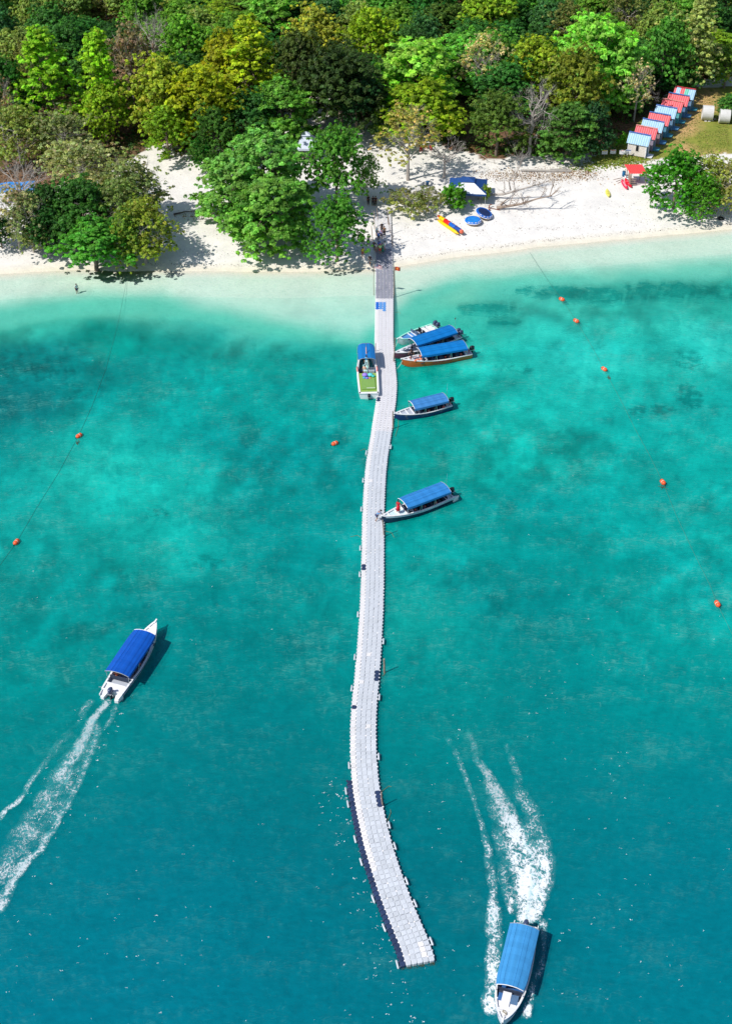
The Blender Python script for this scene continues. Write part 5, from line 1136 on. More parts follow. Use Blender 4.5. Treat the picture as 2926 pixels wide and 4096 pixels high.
X_('person in white cap, white shirt and tan shorts at the front of the pier group', onpier(1504, 1011), 1.6, 'stand', (215, 210, 205), ('shorts', (165, 140, 115)), hat=(235, 230, 215), group=GP)
X_('person in navy shirt at the left edge of the pier group', onpier(1496, 1004), 1.2, 'stand', (40, 52, 95), ('trousers', (70, 75, 85)), hat=(225, 225, 215), group=GP)
X_('person in lime shirt, red scarf and pink hat at the front of the pier group', onpier(1519, 1016), 1.7, 'stand', (190, 225, 150), ('shorts', (215, 70, 60)), hat=(200, 110, 150), group=GP)
X_('person in long green dress in the pier group', onpier(1529, 1012), 1.5, 'stand', (30, 120, 100), ('skirt', (28, 110, 92)), hair=(60, 30, 35), group=GP)
X_('person in white top with pale lilac shorts on the right of the pier group', onpier(1537, 1005), 2.0, 'stand', (240, 238, 240), ('shorts', (205, 195, 215)), group=GP)
X_('person in bright blue shirt and white cap in the middle of the pier group', onpier(1513, 997), 1.3, 'bend', (30, 125, 215), ('shorts', (45, 60, 110)), hat=(230, 228, 220), group=GP)
X_('person with a light blue backpack walking up the pier', onpier(1513, 965), 1.6, 'stand', (60, 90, 150), ('trousers', (40, 50, 80)), bag=(70, 135, 210), group=GP)
X_('person in lilac shirt walking up the pier', onpier(1524, 956), 1.5, 'walk', (150, 150, 195), ('trousers', (70, 65, 85)), hair=(50, 50, 60), group=GP)
X_('person in dark clothes with a tan vest on the right of the pier', onpier(1536, 946), 1.5, 'stand', (110, 85, 65), ('trousers', (40, 28, 28)), group=GP)
X_('person in black with a cap behind the tan vest on the pier', onpier(1526, 930), -1.5, 'stand', (35, 28, 30), ('trousers', (35, 35, 40)), hat=(220, 215, 205), group=GP)
X_('person in grey shirt among the foremost posts of the pier', onpier(1505, 945), .8, 'stand', (120, 150, 165), ('shorts', (80, 100, 110)), hat=(225, 222, 212), group=GP)
X_('person in all black on the path behind the pier head, left of a pair', onsand(1491, 824), -1.6, 'stand', (22, 22, 26), ('trousers', (20, 20, 26)))
X_('person in dark maroon on the path behind the pier head, right of a pair', onsand(1501, 824), -1.6, 'stand', (55, 26, 30), ('trousers', (24, 22, 30)))
X_('person in dark clothes under the tree left of the path to the pier', onsand(1472, 820), -1.0, 'stand', (35, 30, 32), ('trousers', (35, 32, 36)))
q = local(bC, (LC * .27, .1, .98)); X_('person in red sleeveless dress standing on the foredeck of the moored boat', q, -2.0, 'stand', (205, 25, 48), ('skirt', (205, 25, 48)), k=1.0)
X_('person in blue shirt bending over the boat bow from the pier', onpier(1509, 2080), .5, 'bend', (95, 140, 185), ('shorts', (60, 75, 110)))
q = local(bE, (LE * .36, 0, 1.0)); X_('person in black wetsuit standing on the bow of the orange-brown boat', q, -2.2, 'walk', (25, 25, 38), ('trousers', (25, 25, 38)), k=.98)
q = local(bH, (.75, .1, 1.0)); X_('person in pale blue standing in the well of the green-decked boat', q, -1.6, 'stand', (90, 185, 235), ('trousers', (190, 220, 225)))
q = local(bH, (-.2, .35, .9)); X_('person in peach top beside the bags on the green deck', q, -1.6, 'sit', (225, 175, 150), ('shorts', (190, 200, 200)))
q = P(310, 1176, -.4); X_('person wading chest deep in the pale shallows at the left', q, -.8, 'stand', (200, 205, 210), ('shorts', (60, 60, 90)))
for k, (f, s_) in enumerate(((-.22, 1), (-.14, -1), (-.04, 1), (.06, -1), (.12, 1))):
    q = local(bA, (LA * f, s_ * .7, .62)); X_(['passenger in pink seated at the stern end under the deep blue canopy', 'passenger in white seated second from the stern under the deep blue canopy', 'passenger in lime yellow seated midway under the deep blue canopy', 'passenger in grey seated forward under the deep blue canopy', 'passenger in navy seated foremost under the deep blue canopy'][k],
       q, bA.rotation_euler[2], 'sit', ((220, 120, 120), (220, 220, 215), (200, 215, 90), (150, 155, 165), (50, 60, 100))[k], ('shorts', (60, 62, 75)))
q = local(bA, (-LA * .3, .5, .62)); X_('passenger in orange at the very back of the white-bowed boat', q, bA.rotation_euler[2], 'sit', (215, 110, 80), ('shorts', (70, 80, 100)))

# ================= BEACH HUTS =================
def roof_mat(name, col):
    return mat(name, col, .45, .12, 1.4, tuple(v * .55 for v in lin(col)), .4)
RB, RR, RT = roof_mat('blue_roof_sheet', (150, 188, 216)), roof_mat('red_roof_sheet', (212, 82, 92)), roof_mat('teal_roof_sheet', (90, 185, 165))
RIDB = mat('ridge_blue', (80, 115, 185), .5, .3, 8); RIDR = mat('ridge_pink', (232, 150, 140), .5, .3, 8)
WALLS = [mat('hut_wall_%d' % k, c, .7, .08, 1.5, (.35, .32, .3)) for k, c in enumerate(((222, 214, 206), (150, 140, 160), (110, 165, 170), (155, 135, 140), (85, 150, 180), (110, 150, 185), (95, 185, 190), (95, 140, 185)))]
# huts: front-right bottom corner of each in photo pixels (wall facing the sea has its right corner here)
def hut(i, base, ang, roof, ridge, wall, label, L=2.55, W=1.75, Hh=1.75, stripe=None):
    """ridge runs along local x; sea-facing long wall at -y; door gable at +x"""
    t = thing('beach_hut', label, 'hut', base, ang, 'row of small beach huts'); rh = .85
    for nm, c, d in (('wall', (0, -W / 2, Hh / 2 + .1), (L, .06, Hh)), ('wall', (0, W / 2, Hh / 2 + .1), (L, .06, Hh)), ('wall', (-L / 2 + .03, 0, Hh / 2 + .1), (.06, W - .07, Hh)), ('wall', (L / 2 - .03, 0, Hh / 2 + .1), (.06, W - .07, Hh))):
        o = ob(nm, None, t); m = MB(); long_ = d[0] > 1; n = 9
        bpy.data.objects.remove(o); m.box((c[0], c[1], c[2]), (d[0], d[1] * .6, d[2]) if long_ else (d[0] * .6, d[1], d[2])); w = ob('wall', m.mesh('wall', wall), t)
        if c[1] < 0 or c[0] > 0:
            for k in range(n):
                m = MB(); z = .12 + Hh / n * (k + .5)
                if long_: m.box((c[0], c[1] - .025, z), (L, .03, Hh / n - .03))
                else: m.box((c[0] + .025, 0, z), (.03, W - .07, Hh / n - .03))
                ob('board', m.mesh('board', wall), w)
    m = MB()
    for s in (-1, 1): m.add([(s * (L / 2 - .03), -W / 2, Hh + .1), (s * (L / 2 - .03), W / 2, Hh + .1), (s * (L / 2 - .03), 0, Hh + .1 + rh)], [(0, 1, 2)])
    ob('gable', m.mesh('gable', wall), t)
    # corrugated roof: two slopes of ribbed sheets
    ov = .28; nx = 10
    for s in (-1, 1):
        for k in range(nx):
            m = MB(); x0 = -L / 2 - ov + (L + 2 * ov) * k / nx; x1 = x0 + (L + 2 * ov) / nx; e = (s * (W / 2 + .22), Hh + .1 - .22 * rh / (W / 2)); rtop = Hh + .16 + rh
            xs_ = [x0, x0 + (x1 - x0) * .3, x0 + (x1 - x0) * .5, x0 + (x1 - x0) * .7, x1]; hs = [0, 0, .045, 0, 0]
            r0 = [(x, 0, rtop + h) for x, h in zip(xs_, hs)]; r1 = [(x, e[0], e[1] + .06 + h) for x, h in zip(xs_, hs)]
            V, F = solidify(r0 + r1, [((j, j + 1, j + 6, j + 5)[::-1] if s < 0 else (j, j + 1, j + 6, j + 5)[::-1]) for j in range(4)], .025); m.add(V, F)
            rm = roof
            if stripe: rm = [RR, RB, RB, RR, RR, RT, RT, RB, RB, RB][k]
            ob('roof_sheet', m.mesh('roof_sheet', rm), t)
    m = MB(); n = 12; rr_ = random.Random(i)
    for k in range(n): x = -L / 2 - ov + (L + 2 * ov) * (k + .5) / n; m.box((x, 0, Hh + .23 + rh + rr_.uniform(-.01, .02)), ((L + 2 * ov) / n + .01, .26 + rr_.uniform(-.05, .05), .05))
    ob('ridge_cap', m.mesh('ridge_cap', ridge), t)
    m = MB()
    for sx in (-1, 1):
        for sy in (-1, 1): m.box((sx * (L / 2 + .01), sy * (W / 2 + .02), Hh / 2 + .05), (.1, .1, Hh + .1))
    ob('corner_post', m.mesh('corner_post', M_GEL if i == 0 else wall), t)
    f = ob('window', None, t); bpy.data.objects.remove(f); m = MB(); m.box((.05, -W / 2 - .05, 1.15), (.38, .03, .75)); w = ob('window', m.mesh('window', mat('dark_window_opening', (22, 26, 34), .3)), t)
    m = MB()
    for d_ in ((-.22, 0, .04, .83), (.22, 0, .04, .83)): m.box((.05 + d_[0], -W / 2 - .06, 1.15), (.04, .03, .83))
    for z_ in (.75, 1.55): m.box((.05, -W / 2 - .06, z_), (.48, .03, .05))
    ob('frame', m.mesh('frame', WALLS[0]), w)
    m = MB(); m.box((L / 2 + .03, -.1, .95), (.04, .62, 1.5)); dr = ob('door', m.mesh('door', mat('dull_teal_door', (60, 110, 130), .6)), t); m = MB(); m.ball((L / 2 + .08, .12, .95), .03, 6); ob('handle', m.mesh('handle', M_STEEL), dr)
    m = MB()
    for k in range(5): m.box((L / 2 + .12 + k * .17, 0, .1), (.15, W * .8, .05))
    pm = [mat('porch_white', (225, 228, 230), .6), mat('porch_teal', (75, 150, 165), .6), mat('porch_blue', (90, 145, 185), .6)][0 if i == 0 else (1 if i % 2 else 2)]
    for k in range(5): m = MB(); m.box((L / 2 + .12 + k * .17, 0, .1), (.15, W * .8, .05)); ob('porch_plank', m.mesh('porch_plank', pm), t)
    m = MB()
    for sy in (-1, 1): m.box((L / 2 + .45, sy * W * .35, .04), (.8, .06, .1))
    ob('porch_joist', m.mesh('porch_joist', M_DRYWOOD), t)
    return t
# sea-side left/right base corners of the front hut in the photo
c0, c1 = G(2523, 622), G(2573, 630)
h0 = G(2548, 618); h7 = G(2728, 432)
HUTS = [(RB, RIDB, 0, 'cream-walled beach hut with blue roof, nearest the sea, front of the row'), (RR, RIDR, 1, 'red-roofed beach hut, second from the sea, directly behind the cream-walled one'), (RB, RIDB, 3, 'blue-roofed beach hut, third from the sea, between two red roofs'),
        (RR, RIDB, 4, 'red-roofed beach hut, fourth from the sea, with a blue ridge'), (RB, RIDB, 5, 'blue-roofed beach hut, fifth from the sea in the row'), (RR, RIDR, 6, 'red-roofed beach hut with tattered pink ridge, sixth from the sea'),
        (RR, RIDB, 7, 'red-roofed beach hut with petal-like dark stains, seventh from the sea'), (RB, mat('red_ridge', (200, 70, 80), .5), 5, 'farthest beach hut, its roof patched in red, blue and green sheets')]
for i, (rf, rd, wl, lab) in enumerate(HUTS):
    b = h0.lerp(h7, i / 7); b.z = gz(b.x, b.y) + .02
    hut(i, b, R(-25), rf, rd, WALLS[wl], lab, stripe=(i == 7)).scale = (1.2, 1.12, 1.32)
m = MB()
for a, b in (((-1, 0, 0), (-1, 0, 2.9)), ((1, 0, 0), (1, 0, 2.9)), ((-1, 0, 2.9), (1, 0, 2.9)), ((-1, 0, 2.9), (-1.5, -1, 2.0)), ((-1, 0, 2.0), (1, 0, 2.0))): m.tube([a, b], .06, 5)
tag(ob('pipe_frame', m.mesh('pipe_frame', M_GEL), None, G(2735, 418)), 'white pipe frame standing behind the last beach hut', 'frame')
# concrete rings lying on the lawn
def ring(px, py, label, k=1.0, ang=-.15):
    b = G(px, py); t = thing('concrete_pipe', label, 'concrete pipe', b, ang); r = 1.25 * k; L = 1.9 * k; mc = mat('pale_concrete', (205, 203, 200), .85, .1, .9, (.4, .37, .33))
    m = MB(); n = 28; V = []; F = []
    for (rr, x) in ((r, -L / 2), (r, L / 2), (r * .9, L / 2), (r * .9, -L / 2)):
        for j in range(n): a = 6.2832 * j / n; V.append((x, rr * math.cos(a), r + rr * math.sin(a)))
    for q_ in range(4):
        for j in range(n): F.append((q_ * n + j, q_ * n + (j + 1) % n, ((q_ + 1) % 4) * n + (j + 1) % n, ((q_ + 1) % 4) * n + j))
    m.add(V, F); ob('pipe_shell', m.mesh('pipe_shell', mc, False), t)
    m = MB(); m.add([(L / 2 - .25, r * .88 * math.cos(6.2832 * j / 20), r + r * .88 * math.sin(6.2832 * j / 20)) for j in range(20)], [tuple(range(20))]); m.add([(-L / 2 + .2, r * .88 * math.cos(6.2832 * j / 20), r + r * .88 * math.sin(6.2832 * j / 20)) for j in range(20)], [tuple(range(20))[::-1]]); ob('end_panel', m.mesh('end_panel', mat('brown_panel', (95, 70, 62), .7)), t)
    m = MB(); m.box((L / 2 - .2, -.1, r * .85), (.06, .7, 1.5)); d = ob('door', m.mesh('door', M_DARKIN), t)
ring(2824, 478, 'white concrete pipe cabin on the lawn, the one nearer the huts'); ring(2892, 490, 'white concrete pipe cabin on the lawn at the right edge', .95)
for k, (px, py) in enumerate(((2820, 486), (2834, 486), (2846, 484), (2856, 478))):
    m = MB(); m.ball((0, 0, .06), (.3, .22, .12), 7); tag(ob('stone', m.mesh('stone', mat('pale_stone', (190, 185, 175), .9)), None, G(px, py)), ['pale stone left of the path stones below the nearer pipe cabin', 'second pale stone below the nearer pipe cabin', 'third pale stone below the nearer pipe cabin', 'pale stone between the two pipe cabins'][k], 'stone', 'stones on the lawn')
# teal and yellow cabin at the far right
b = G(2875, 305); t = thing('cabin', 'small teal and yellow cabin at the forest edge on the far right', 'cabin', b, -.1)
m = MB(); m.box((0, 0, 1.2), (3.4, 2.4, 2.4)); w = ob('wall', m.mesh('wall', mat('cabin_yellow', (205, 190, 90), .7)), t); m = MB(); m.box((-1.35, -1.23, 1.2), (.7, .05, 2.4)); ob('corner_panel', m.mesh('corner_panel', mat('cabin_teal', (70, 190, 175), .6)), t)
m = MB(); m.box((0, 0, 2.5), (3.9, 3.0, .12), 0, 0, .06); ob('roof', m.mesh('roof', mat('dull_roof', (130, 110, 105), .8)), t); m = MB(); m.box((.4, -1.23, 1.0), (.8, .05, 1.9)); ob('door', m.mesh('door', mat('cabin_teal', (70, 190, 175), .6)), t)
# signs
for k, (px, py, col, lab) in enumerate(((2414, 632, (232, 205, 80), 'white sign board with yellow header, farthest left of the four signs'), (2447, 630, (215, 100, 95), 'white sign board with red header, second from the left of the four signs'), (2484, 632, (225, 150, 135), 'tilted white sign board with thin red title, third of the four signs'), (2508, 630, (65, 95, 170), 'white sign board with blue header beside the front hut'))):
    b = G(px, py); t = thing('sign', lab, 'sign', b, .0 if k != 2 else -.15, 'four notice signs beside the huts')
    m = MB(); m.box((0, 0, 1.05), (.95, .04, .75)); p_ = ob('panel', m.mesh('panel', M_WH), t); m = MB(); m.box((0, -.03, 1.33), (.8 if k != 2 else .5, .02, .13 if k != 2 else .06)); ob('header', m.mesh('header', mat('sign_%d' % k, col, .6)), p_)
    m = MB(); dm = mat('sign_mark', (120, 125, 150), .6)
    for q_ in range(4 if k == 0 else 2): m.box((-.25 + q_ * .17 if k == 0 else 0, -.03, 1.05 - (0 if k == 0 else q_ * .12)), (.06, .02, .06) if k != 3 else (.1, .02, .14))
    ob('mark', m.mesh('mark', dm), p_)
    m = MB(); m.box((0, .04, .4), (.06, .05, .9)); ob('post', m.mesh('post', M_DRYWOOD), t)
# ================= SHELTER WITH RED ROOF =================
b = G(2545, 735); t = thing('beach_shelter', 'open wooden shelter with a flat red sheet roof by the glossy green tree', 'shelter', b, 0)
z = 2.3; m = MB(); RZ = mat('vivid_red_roof_sheet', (228, 72, 72), .5, .08)
for k in range(9):
    x = -1.45 + k * .32; V, F = solidify([(x, -.9, z - .1), (x + .14, -.9, z - .05), (x + .30, -.9, z - .1), (x - .75 * .9, 1.5, z + .35), (x + .14 - .675, 1.5, z + .4), (x + .30 - .675, 1.5, z + .35)], [(0, 1, 4, 3), (1, 2, 5, 4)], .03); m = MB(); m.add(V, F); ob('roof_sheet', m.mesh('roof_sheet', RZ), t)
for x, y in ((-1.2, -.75), (1.2, -.75), (-1.6, 1.2), (.6, 1.2)): m = MB(); m.tube([(x, y, -.3), (x, y, z)], .07, 6); ob('post', m.mesh('post', M_DRYWOOD), t)
m = MB(); m.box((-1.32, .2, 1.1), (.06, 1.9, 1.5)); ob('side_board', m.mesh('side_board', M_DRYWOOD), t)
for k in range(4): m = MB(); m.box((-.75, -.75 + 0 * k, .25 + k * .35), (.8, .08, .07)); ob('rung', m.mesh('rung', M_DRYWOOD), t)
def spread(px, py): return G(px, py)
def kayak(name, label, cat, b, rz, L, W, H, mats, seats=2, tilt=0.0, mark=None):
    t = thing(name, label, cat, b, rz); t.rotation_euler = (0, tilt, rz); m = MB(); rows = []; n = 14
    for i in range(n + 1):
        k = -1 + 2 * i / n; w = W / 2 * max(.02, (1 - abs(k) ** 2.4)) ** .7; x = k * L / 2; up = H * .3 * abs(k) ** 3
        rows.append([(x, w * math.cos(a), up + H * .5 + H * .5 * math.sin(a) * (.55 if math.sin(a) > 0 else 1)) for a in [6.2832 * j / 10 for j in range(11)]])
    m.sheet(rows); ob('hull', m.mesh('hull', mats[0], True), t)
    for k in range(seats): m = MB(); m.lathe([(.0, 0), (.16, .0), (.19, .03), (.2, .0)], 10, ((k - (seats - 1) / 2) * L * .3, 0, H * .76), 'Z', 0, (1.2, .8, 1)); ob('seat_well', m.mesh('seat_well', mats[1]), t)
    if mark:
        m = MB(); m.sheet([[(x, -W * .2, H * .8), (x, W * .2, H * .8)] for x in (-L * .35, -L * .1, L * .1, L * .35)]); ob('deck_pattern', m.mesh('deck_pattern', mark), t)
    return t
kayak('kayak', 'small yellow kayak lying alone on the white sand', 'kayak', G(2429, 776), R(90), 2.6, .78, .3, [mat('pale_yellow_plastic', (232, 222, 105), .4), mat('olive_seat', (120, 110, 30), .6)])
kayak('kayak', 'pinkish-red kayak, leftmost of the boards by the red-roofed shelter', 'kayak', G(2495, 742), R(97), 3.3, .75, .35, [mat('pink_red_plastic', (222, 45, 82), .4), mat('pale_pink_seat', (235, 170, 185), .5)], 2, 0, mat('pink_stripes', (238, 150, 165), .5))
kayak('kayak', 'red kayak beneath the turquoise paddle board by the shelter', 'kayak', G(2510, 736), R(100), 3.2, .75, .35, [mat('crimson_plastic', (215, 20, 45), .4), mat('pale_pink_seat', (235, 170, 185), .5)])
o = kayak('paddle_board', 'white and turquoise paddle board leaning on the red kayak', 'paddle board', G(2511, 724) + Vector((0, 0, .42)), R(112), 2.6, .72, .13, [M_GEL, mat('pink_pad', (220, 140, 180), .5)], 1, .12, mat('turquoise_pad', (70, 170, 180), .6))
kayak('paddle_board', 'white board edge propped against the shelter beside the turquoise one', 'paddle board', G(2524, 728) + Vector((0, 0, .35)), R(105), 2.4, .5, .12, [M_GEL, M_WH], 0, .1)
b = G(2492, 705); t = thing('barrel', 'blue plastic barrel by the kayaks', 'barrel', b); m = MB(); m.lathe([(.24, 0), (.29, .05), (.29, .35), (.31, .38), (.29, .41), (.29, .85), (.26, .9)], 14); ob('drum', m.mesh('drum', mat('barrel_blue', (20, 95, 140), .4), True), t); m = MB(); m.lathe([(.22, .88), (.22, .9), (.02, .905)], 12); ob('opening', m.mesh('opening', M_DARKIN), t)
for k, (px, py, a) in enumerate(((2478, 722, .6), (2482, 728, .75), (2470, 716, .4))):
    m = MB(); m.tube([(-.9, 0, .05), (0, .03, .07), (.8, 0, .12)], .04, 5); tag(ob('driftwood_stick', m.mesh('driftwood_stick', M_DRYWOOD), None, G(px, py), a), ['pale stick on the sand left of the pink kayak, middle one', 'pale stick on the sand left of the pink kayak, lowest one', 'pale stick on the sand by the blue barrel'][k], 'stick')
m = MB(); rr = .42; m.tube([(rr * math.cos(a * .3927), rr * math.sin(a * .3927), .12) for a in range(17)], .13, 8); tag(ob('tyre', m.mesh('tyre', mat('black_rubber', (25, 27, 32), .8), True), None, G(2880, 876)), 'black tyre lying in the shade at the right end of the beach', 'tyre')
m = MB(); m.tube([(0, 0, 0), (.1, .05, .9), (.0, .1, 1.6)], .06, 5); m.tube([(0, 0, .5), (.4, .1, 1.1)], .04, 4); tag(ob('stump', m.mesh('stump', M_PALEBARK), None, G(2882, 866)), 'thin pale stump standing in the black tyre', 'stump')
# ================= INFLATABLES =================
b = G(1803, 912); t = thing('banana_boat', 'yellow, red and blue inflatable banana boat on the sand', 'inflatable'  , b, 0)
a0, a1 = G(1752, 873), G(1846, 945); d = (a1 - a0); L = d.length * 1.02; t.rotation_euler = (0, 0, math.atan2(d.y, d.x)); cen = (a0 + a1) / 2; t.location = (cen.x, cen.y, gz(cen.x, cen.y))
YL = mat('yellow_pvc', (240, 195, 25), .35, .06, 2); RD = mat('red_pvc', (225, 30, 35), .35); BU = mat('blue_pvc', (25, 95, 190), .35); OR = mat('coral_pvc', (235, 105, 75), .35)
def tube_seg(nm, x0, x1, y, z, r, mt, par, taper=(1, 1)): m = MB(); m.lathe([(r * taper[0], x0), (r, x0 + (x1 - x0) * .15), (r, x1 - (x1 - x0) * .15), (r * taper[1], x1)], 12, (0, y, z), 'X'); return ob(nm, m.mesh(nm, mt, True), par)
tube_seg('body_front', -L / 2 + .4, -L * .22, 0, .55, .33, YL, t, (.7, 1)); tube_seg('body_red', -L * .22, 0, 0, .55, .34, RD, t); tube_seg('body_blue', 0, L * .22, 0, .55, .34, BU, t); tube_seg('body_navy', L * .22, L / 2 - .35, 0, .55, .34, mat('navy_pvc', (30, 70, 150), .35), t, (1, .8))
tube_seg('nose', -L / 2, -L / 2 + .42, 0, .6, .22, OR, t, (.2, 1.1)); tube_seg('tail', L / 2 - .38, L / 2 + .02, 0, .55, .3, OR, t, (1, .25))
for s in (-1, 1): tube_seg('side_tube', -L / 2 + .5, L / 2 - .3, s * .48, .24, .24, YL, t, (.3, .3))
for k in range(5): m = MB(); m.tube([(-L * .3 + k * L * .14, -.2, .86), (-L * .3 + k * L * .14, 0, .98), (-L * .3 + k * L * .14, .2, .86)], .025, 5); ob('handle', m.mesh('handle', M_BLACK), t)
for k, x in enumerate((-L * .08, L * .12, L * .26)): m = MB(); m.ball((x, .05, .88), (.09, .09, .03), 8); ob('valve', m.mesh('valve', mat('pink_dot', (225, 100, 170), .5)), t)
def towable(label, b, rz, tilt, top, rim, r=1.45, z=.2):
    t = thing('towable_tube', label, 'inflatable', b + Vector((0, 0, z)), rz); t.rotation_euler = (tilt[0], tilt[1], rz)
    m = MB(); m.tube([(r * .82 * math.cos(a * .2618), r * .82 * math.sin(a * .2618), .24) for a in range(25)], .24, 9); ob('ring_tube', m.mesh('ring_tube', rim, True), t)
    m = MB(); m.lathe([(r * .86, .34), (r * .7, .44), (r * .3, .36), (.02, .34)], 22); ob('deck', m.mesh('deck', top, True), t)
    m = MB(); m.tube([(r * 1.0 * math.cos(a * .2618), r * 1.0 * math.sin(a * .2618), .2) for a in range(25)], .05, 6); ob('rim_piping', m.mesh('rim_piping', M_WH, True), t)
    for a in range(5): an = -2.4 + a * .45; m = MB(); m.box((r * .9 * math.cos(an), r * .9 * math.sin(an), .42), (.3, .14, .06), 0, an + 1.57); ob('handle_pad', m.mesh('handle_pad', M_WH), t)
    m = MB(); m.lathe([(r * .92, 0), (r * .95, .06), (r * .8, .08)], 22); ob('underside', m.mesh('underside', mat('tan_pvc', (200, 170, 120), .6), True), t)
b1, b2 = G(1890, 892), G(1932, 868)
towable('bright blue round towable tube lying on the sand', b1, .2, (0, 0), mat('bright_blue_pvc', (35, 130, 215), .35, .08), mat('bright_blue_rim', (25, 115, 205), .35), 1.3)
towable('navy-topped blue towable tube propped against the bright blue one', b2, .3, (.18, .3), mat('navy_top_pvc', (32, 48, 92), .45, .2), mat('mid_blue_rim', (20, 95, 185), .35), 1.4, .45)
# ================= TENTS =================
def tent(name, label, c, rz, half, h, peak, matl, panels, cap, skirt=.3, cat='tent'):
    t = thing(name, label, cat, c, rz); hx, hy = half; pk = .12
    cor = [(-hx, -hy), (hx, -hy), (hx, hy), (-hx, hy)]; tp = [(-pk * hx * 2, -pk * hy * 2), (pk * hx * 2, -pk * hy * 2), (pk * hx * 2, pk * hy * 2), (-pk * hx * 2, pk * hy * 2)]
    for k in range(4):
        a, b_ = cor[k], cor[(k + 1) % 4]; ta, tb = tp[k], tp[(k + 1) % 4]; m = MB(); n = 6; rows = []
        for i in range(n + 1):
            f = i / n; zz = h + (peak - h) * f ** 1.15; rows.append([(a[0] + (ta[0] - a[0]) * f + (b_[0] + (tb[0] - b_[0]) * f - a[0] - (ta[0] - a[0]) * f) * j / 6, a[1] + (ta[1] - a[1]) * f + (b_[1] + (tb[1] - b_[1]) * f - a[1] - (ta[1] - a[1]) * f) * j / 6, zz - .06 * math.sin(math.pi * j / 6) * (1 - f)) for j in range(7)])
        V = [p for r in rows for p in r]; V, F = solidify(V, [(i * 7 + j, i * 7 + j + 1, i * 7 + 8 + j, i * 7 + 7 + j) for i in range(n) for j in range(6)], .02); m.add(V, F); ob('roof_panel', m.mesh('roof_panel', panels[k]), t)
        m = MB(); m.sheet([[(a[0] + (b_[0] - a[0]) * j / 6, a[1] + (b_[1] - a[1]) * j / 6, h) for j in range(7)], [(a[0] + (b_[0] - a[0]) * j / 6, a[1] + (b_[1] - a[1]) * j / 6, h - skirt - .04 * (j % 2)) for j in range(7)]]); ob('valance', m.mesh('valance', cap), t)
        m = MB(); m.tube([(a[0] * .96, a[1] * .96, -.1), (a[0] * .96, a[1] * .96, h)], .045, 6); ob('pole', m.mesh('pole', M_STEEL), t)
    V = [(x * 1.5, y * 1.5, peak - .02) for x, y in tp] + [(0, 0, peak + .45)]; m = MB(); m.add(V, [(0, 1, 4), (1, 2, 4), (2, 3, 4), (3, 0, 4)]); ob('peak_cap', m.mesh('peak_cap', cap), t)
    return t
NB = mat('navy_blue_canvas', (28, 72, 135), .7, .2, .8); WB = mat('white_canvas', (222, 224, 228), .7, .1, .8, (.4, .42, .45))
b = G(1868, 790); tent('canopy_tent', 'blue and white pyramid canopy tent among bushes on the beach', b, -.1, (3.0, 2.7), 2.0, 3.15, NB, [WB, NB, NB, NB], NB)
b = G(1225, 628); tent('pavilion_tent', 'white pyramid-roofed pavilion among the trees left of the pier', b, .05, (2.1, 2.1), 2.4, 4.1, WB, [mat('pale_tent_canvas', (205, 212, 226), .7, .08)] * 4, mat('pale_tent_canvas', (205, 212, 226), .7, .08))
for s in (-1, 1): m = MB(); m.box((0, 0, .5), (1.7, .05, .35)); m.box((0, 0, .75), (1.8, .5, .06)); tag(ob('bench_table', m.mesh('bench_table', M_DRYWOOD), None, b + Vector((s * 1.0, -1.2, 0))), ['wooden bench table at the left under the white pavilion', 'wooden bench table at the right under the white pavilion'][s > 0], 'table')
for k, (dx, dy, lab) in enumerate(((-2.9, .2, 'yellow board leaning on the left side of the blue and white tent'), (2.9, -.9, 'yellow surfboard leaning on the right side of the blue and white tent'))):
    kayak('surfboard', lab, 'surfboard', G(1868, 790) + Vector((dx, dy, .9)), 1.5, 2.4, .45, .08, [mat('yellow_board', (225, 190, 80), .5), M_WH], 0, .75)
# blue tarpaulin in the trees on the left
b = G(70, 800); t = thing('tarpaulin_shelter', 'blue tarpaulin shelter half hidden by the grey trees at the left edge', 'shelter', b, .1); m = MB(); tb = mat('bright_blue_tarp', (40, 130, 205), .5, .12, 1.2)
rows = [[(-3.2 + i * .8, -1.6 + j * .8, 2.2 + .9 * (1 - abs(j - 2) / 2) - .1 * math.sin(i * 1.5)) for i in range(9)] for j in range(5)]; m.sheet(rows); V, F = solidify(m.V, m.F, .02); ob('tarp', newmesh('tarp', V, F, [tb]), t)
for x in (-3, 3):
    for y in (-1.5, 1.5): m = MB(); m.tube([(x, y, -.2), (x, y, 2.25)], .05, 5); ob('pole', m.mesh('pole', M_DRYWOOD), t)
m = MB(); m.box((.6, .2, .8), (3.6, 1.6, 1.5)); ob('stall', m.mesh('stall', mat('brown_stall', (120, 85, 60), .8)), t)
# red chairs in the shade right of the half-bare tree
for k, (px, py) in enumerate(((1682, 606), (1703, 594), (1722, 600))):
    t = thing('plastic_chair', ['red plastic chair in the shade behind the half-bare tree, left one', 'red plastic chair in the shade behind the half-bare tree, middle one', 'red plastic chair in the shade behind the half-bare tree, right one'][k], 'chair', G(px, py), k * 1.3 - 1.5); rc = mat('red_chair_plastic', (215, 60, 55), .5)
    m = MB(); m.box((0, 0, .44), (.45, .45, .04)); ob('seat', m.mesh('seat', rc), t); m = MB(); m.box((-.22, 0, .7), (.04, .45, .5)); ob('backrest', m.mesh('backrest', rc), t)
    for sx in (-1, 1):
        for sy in (-1, 1): m = MB(); m.box((sx * .19, sy * .19, .21), (.04, .04, .42)); ob('leg', m.mesh('leg', rc), t)
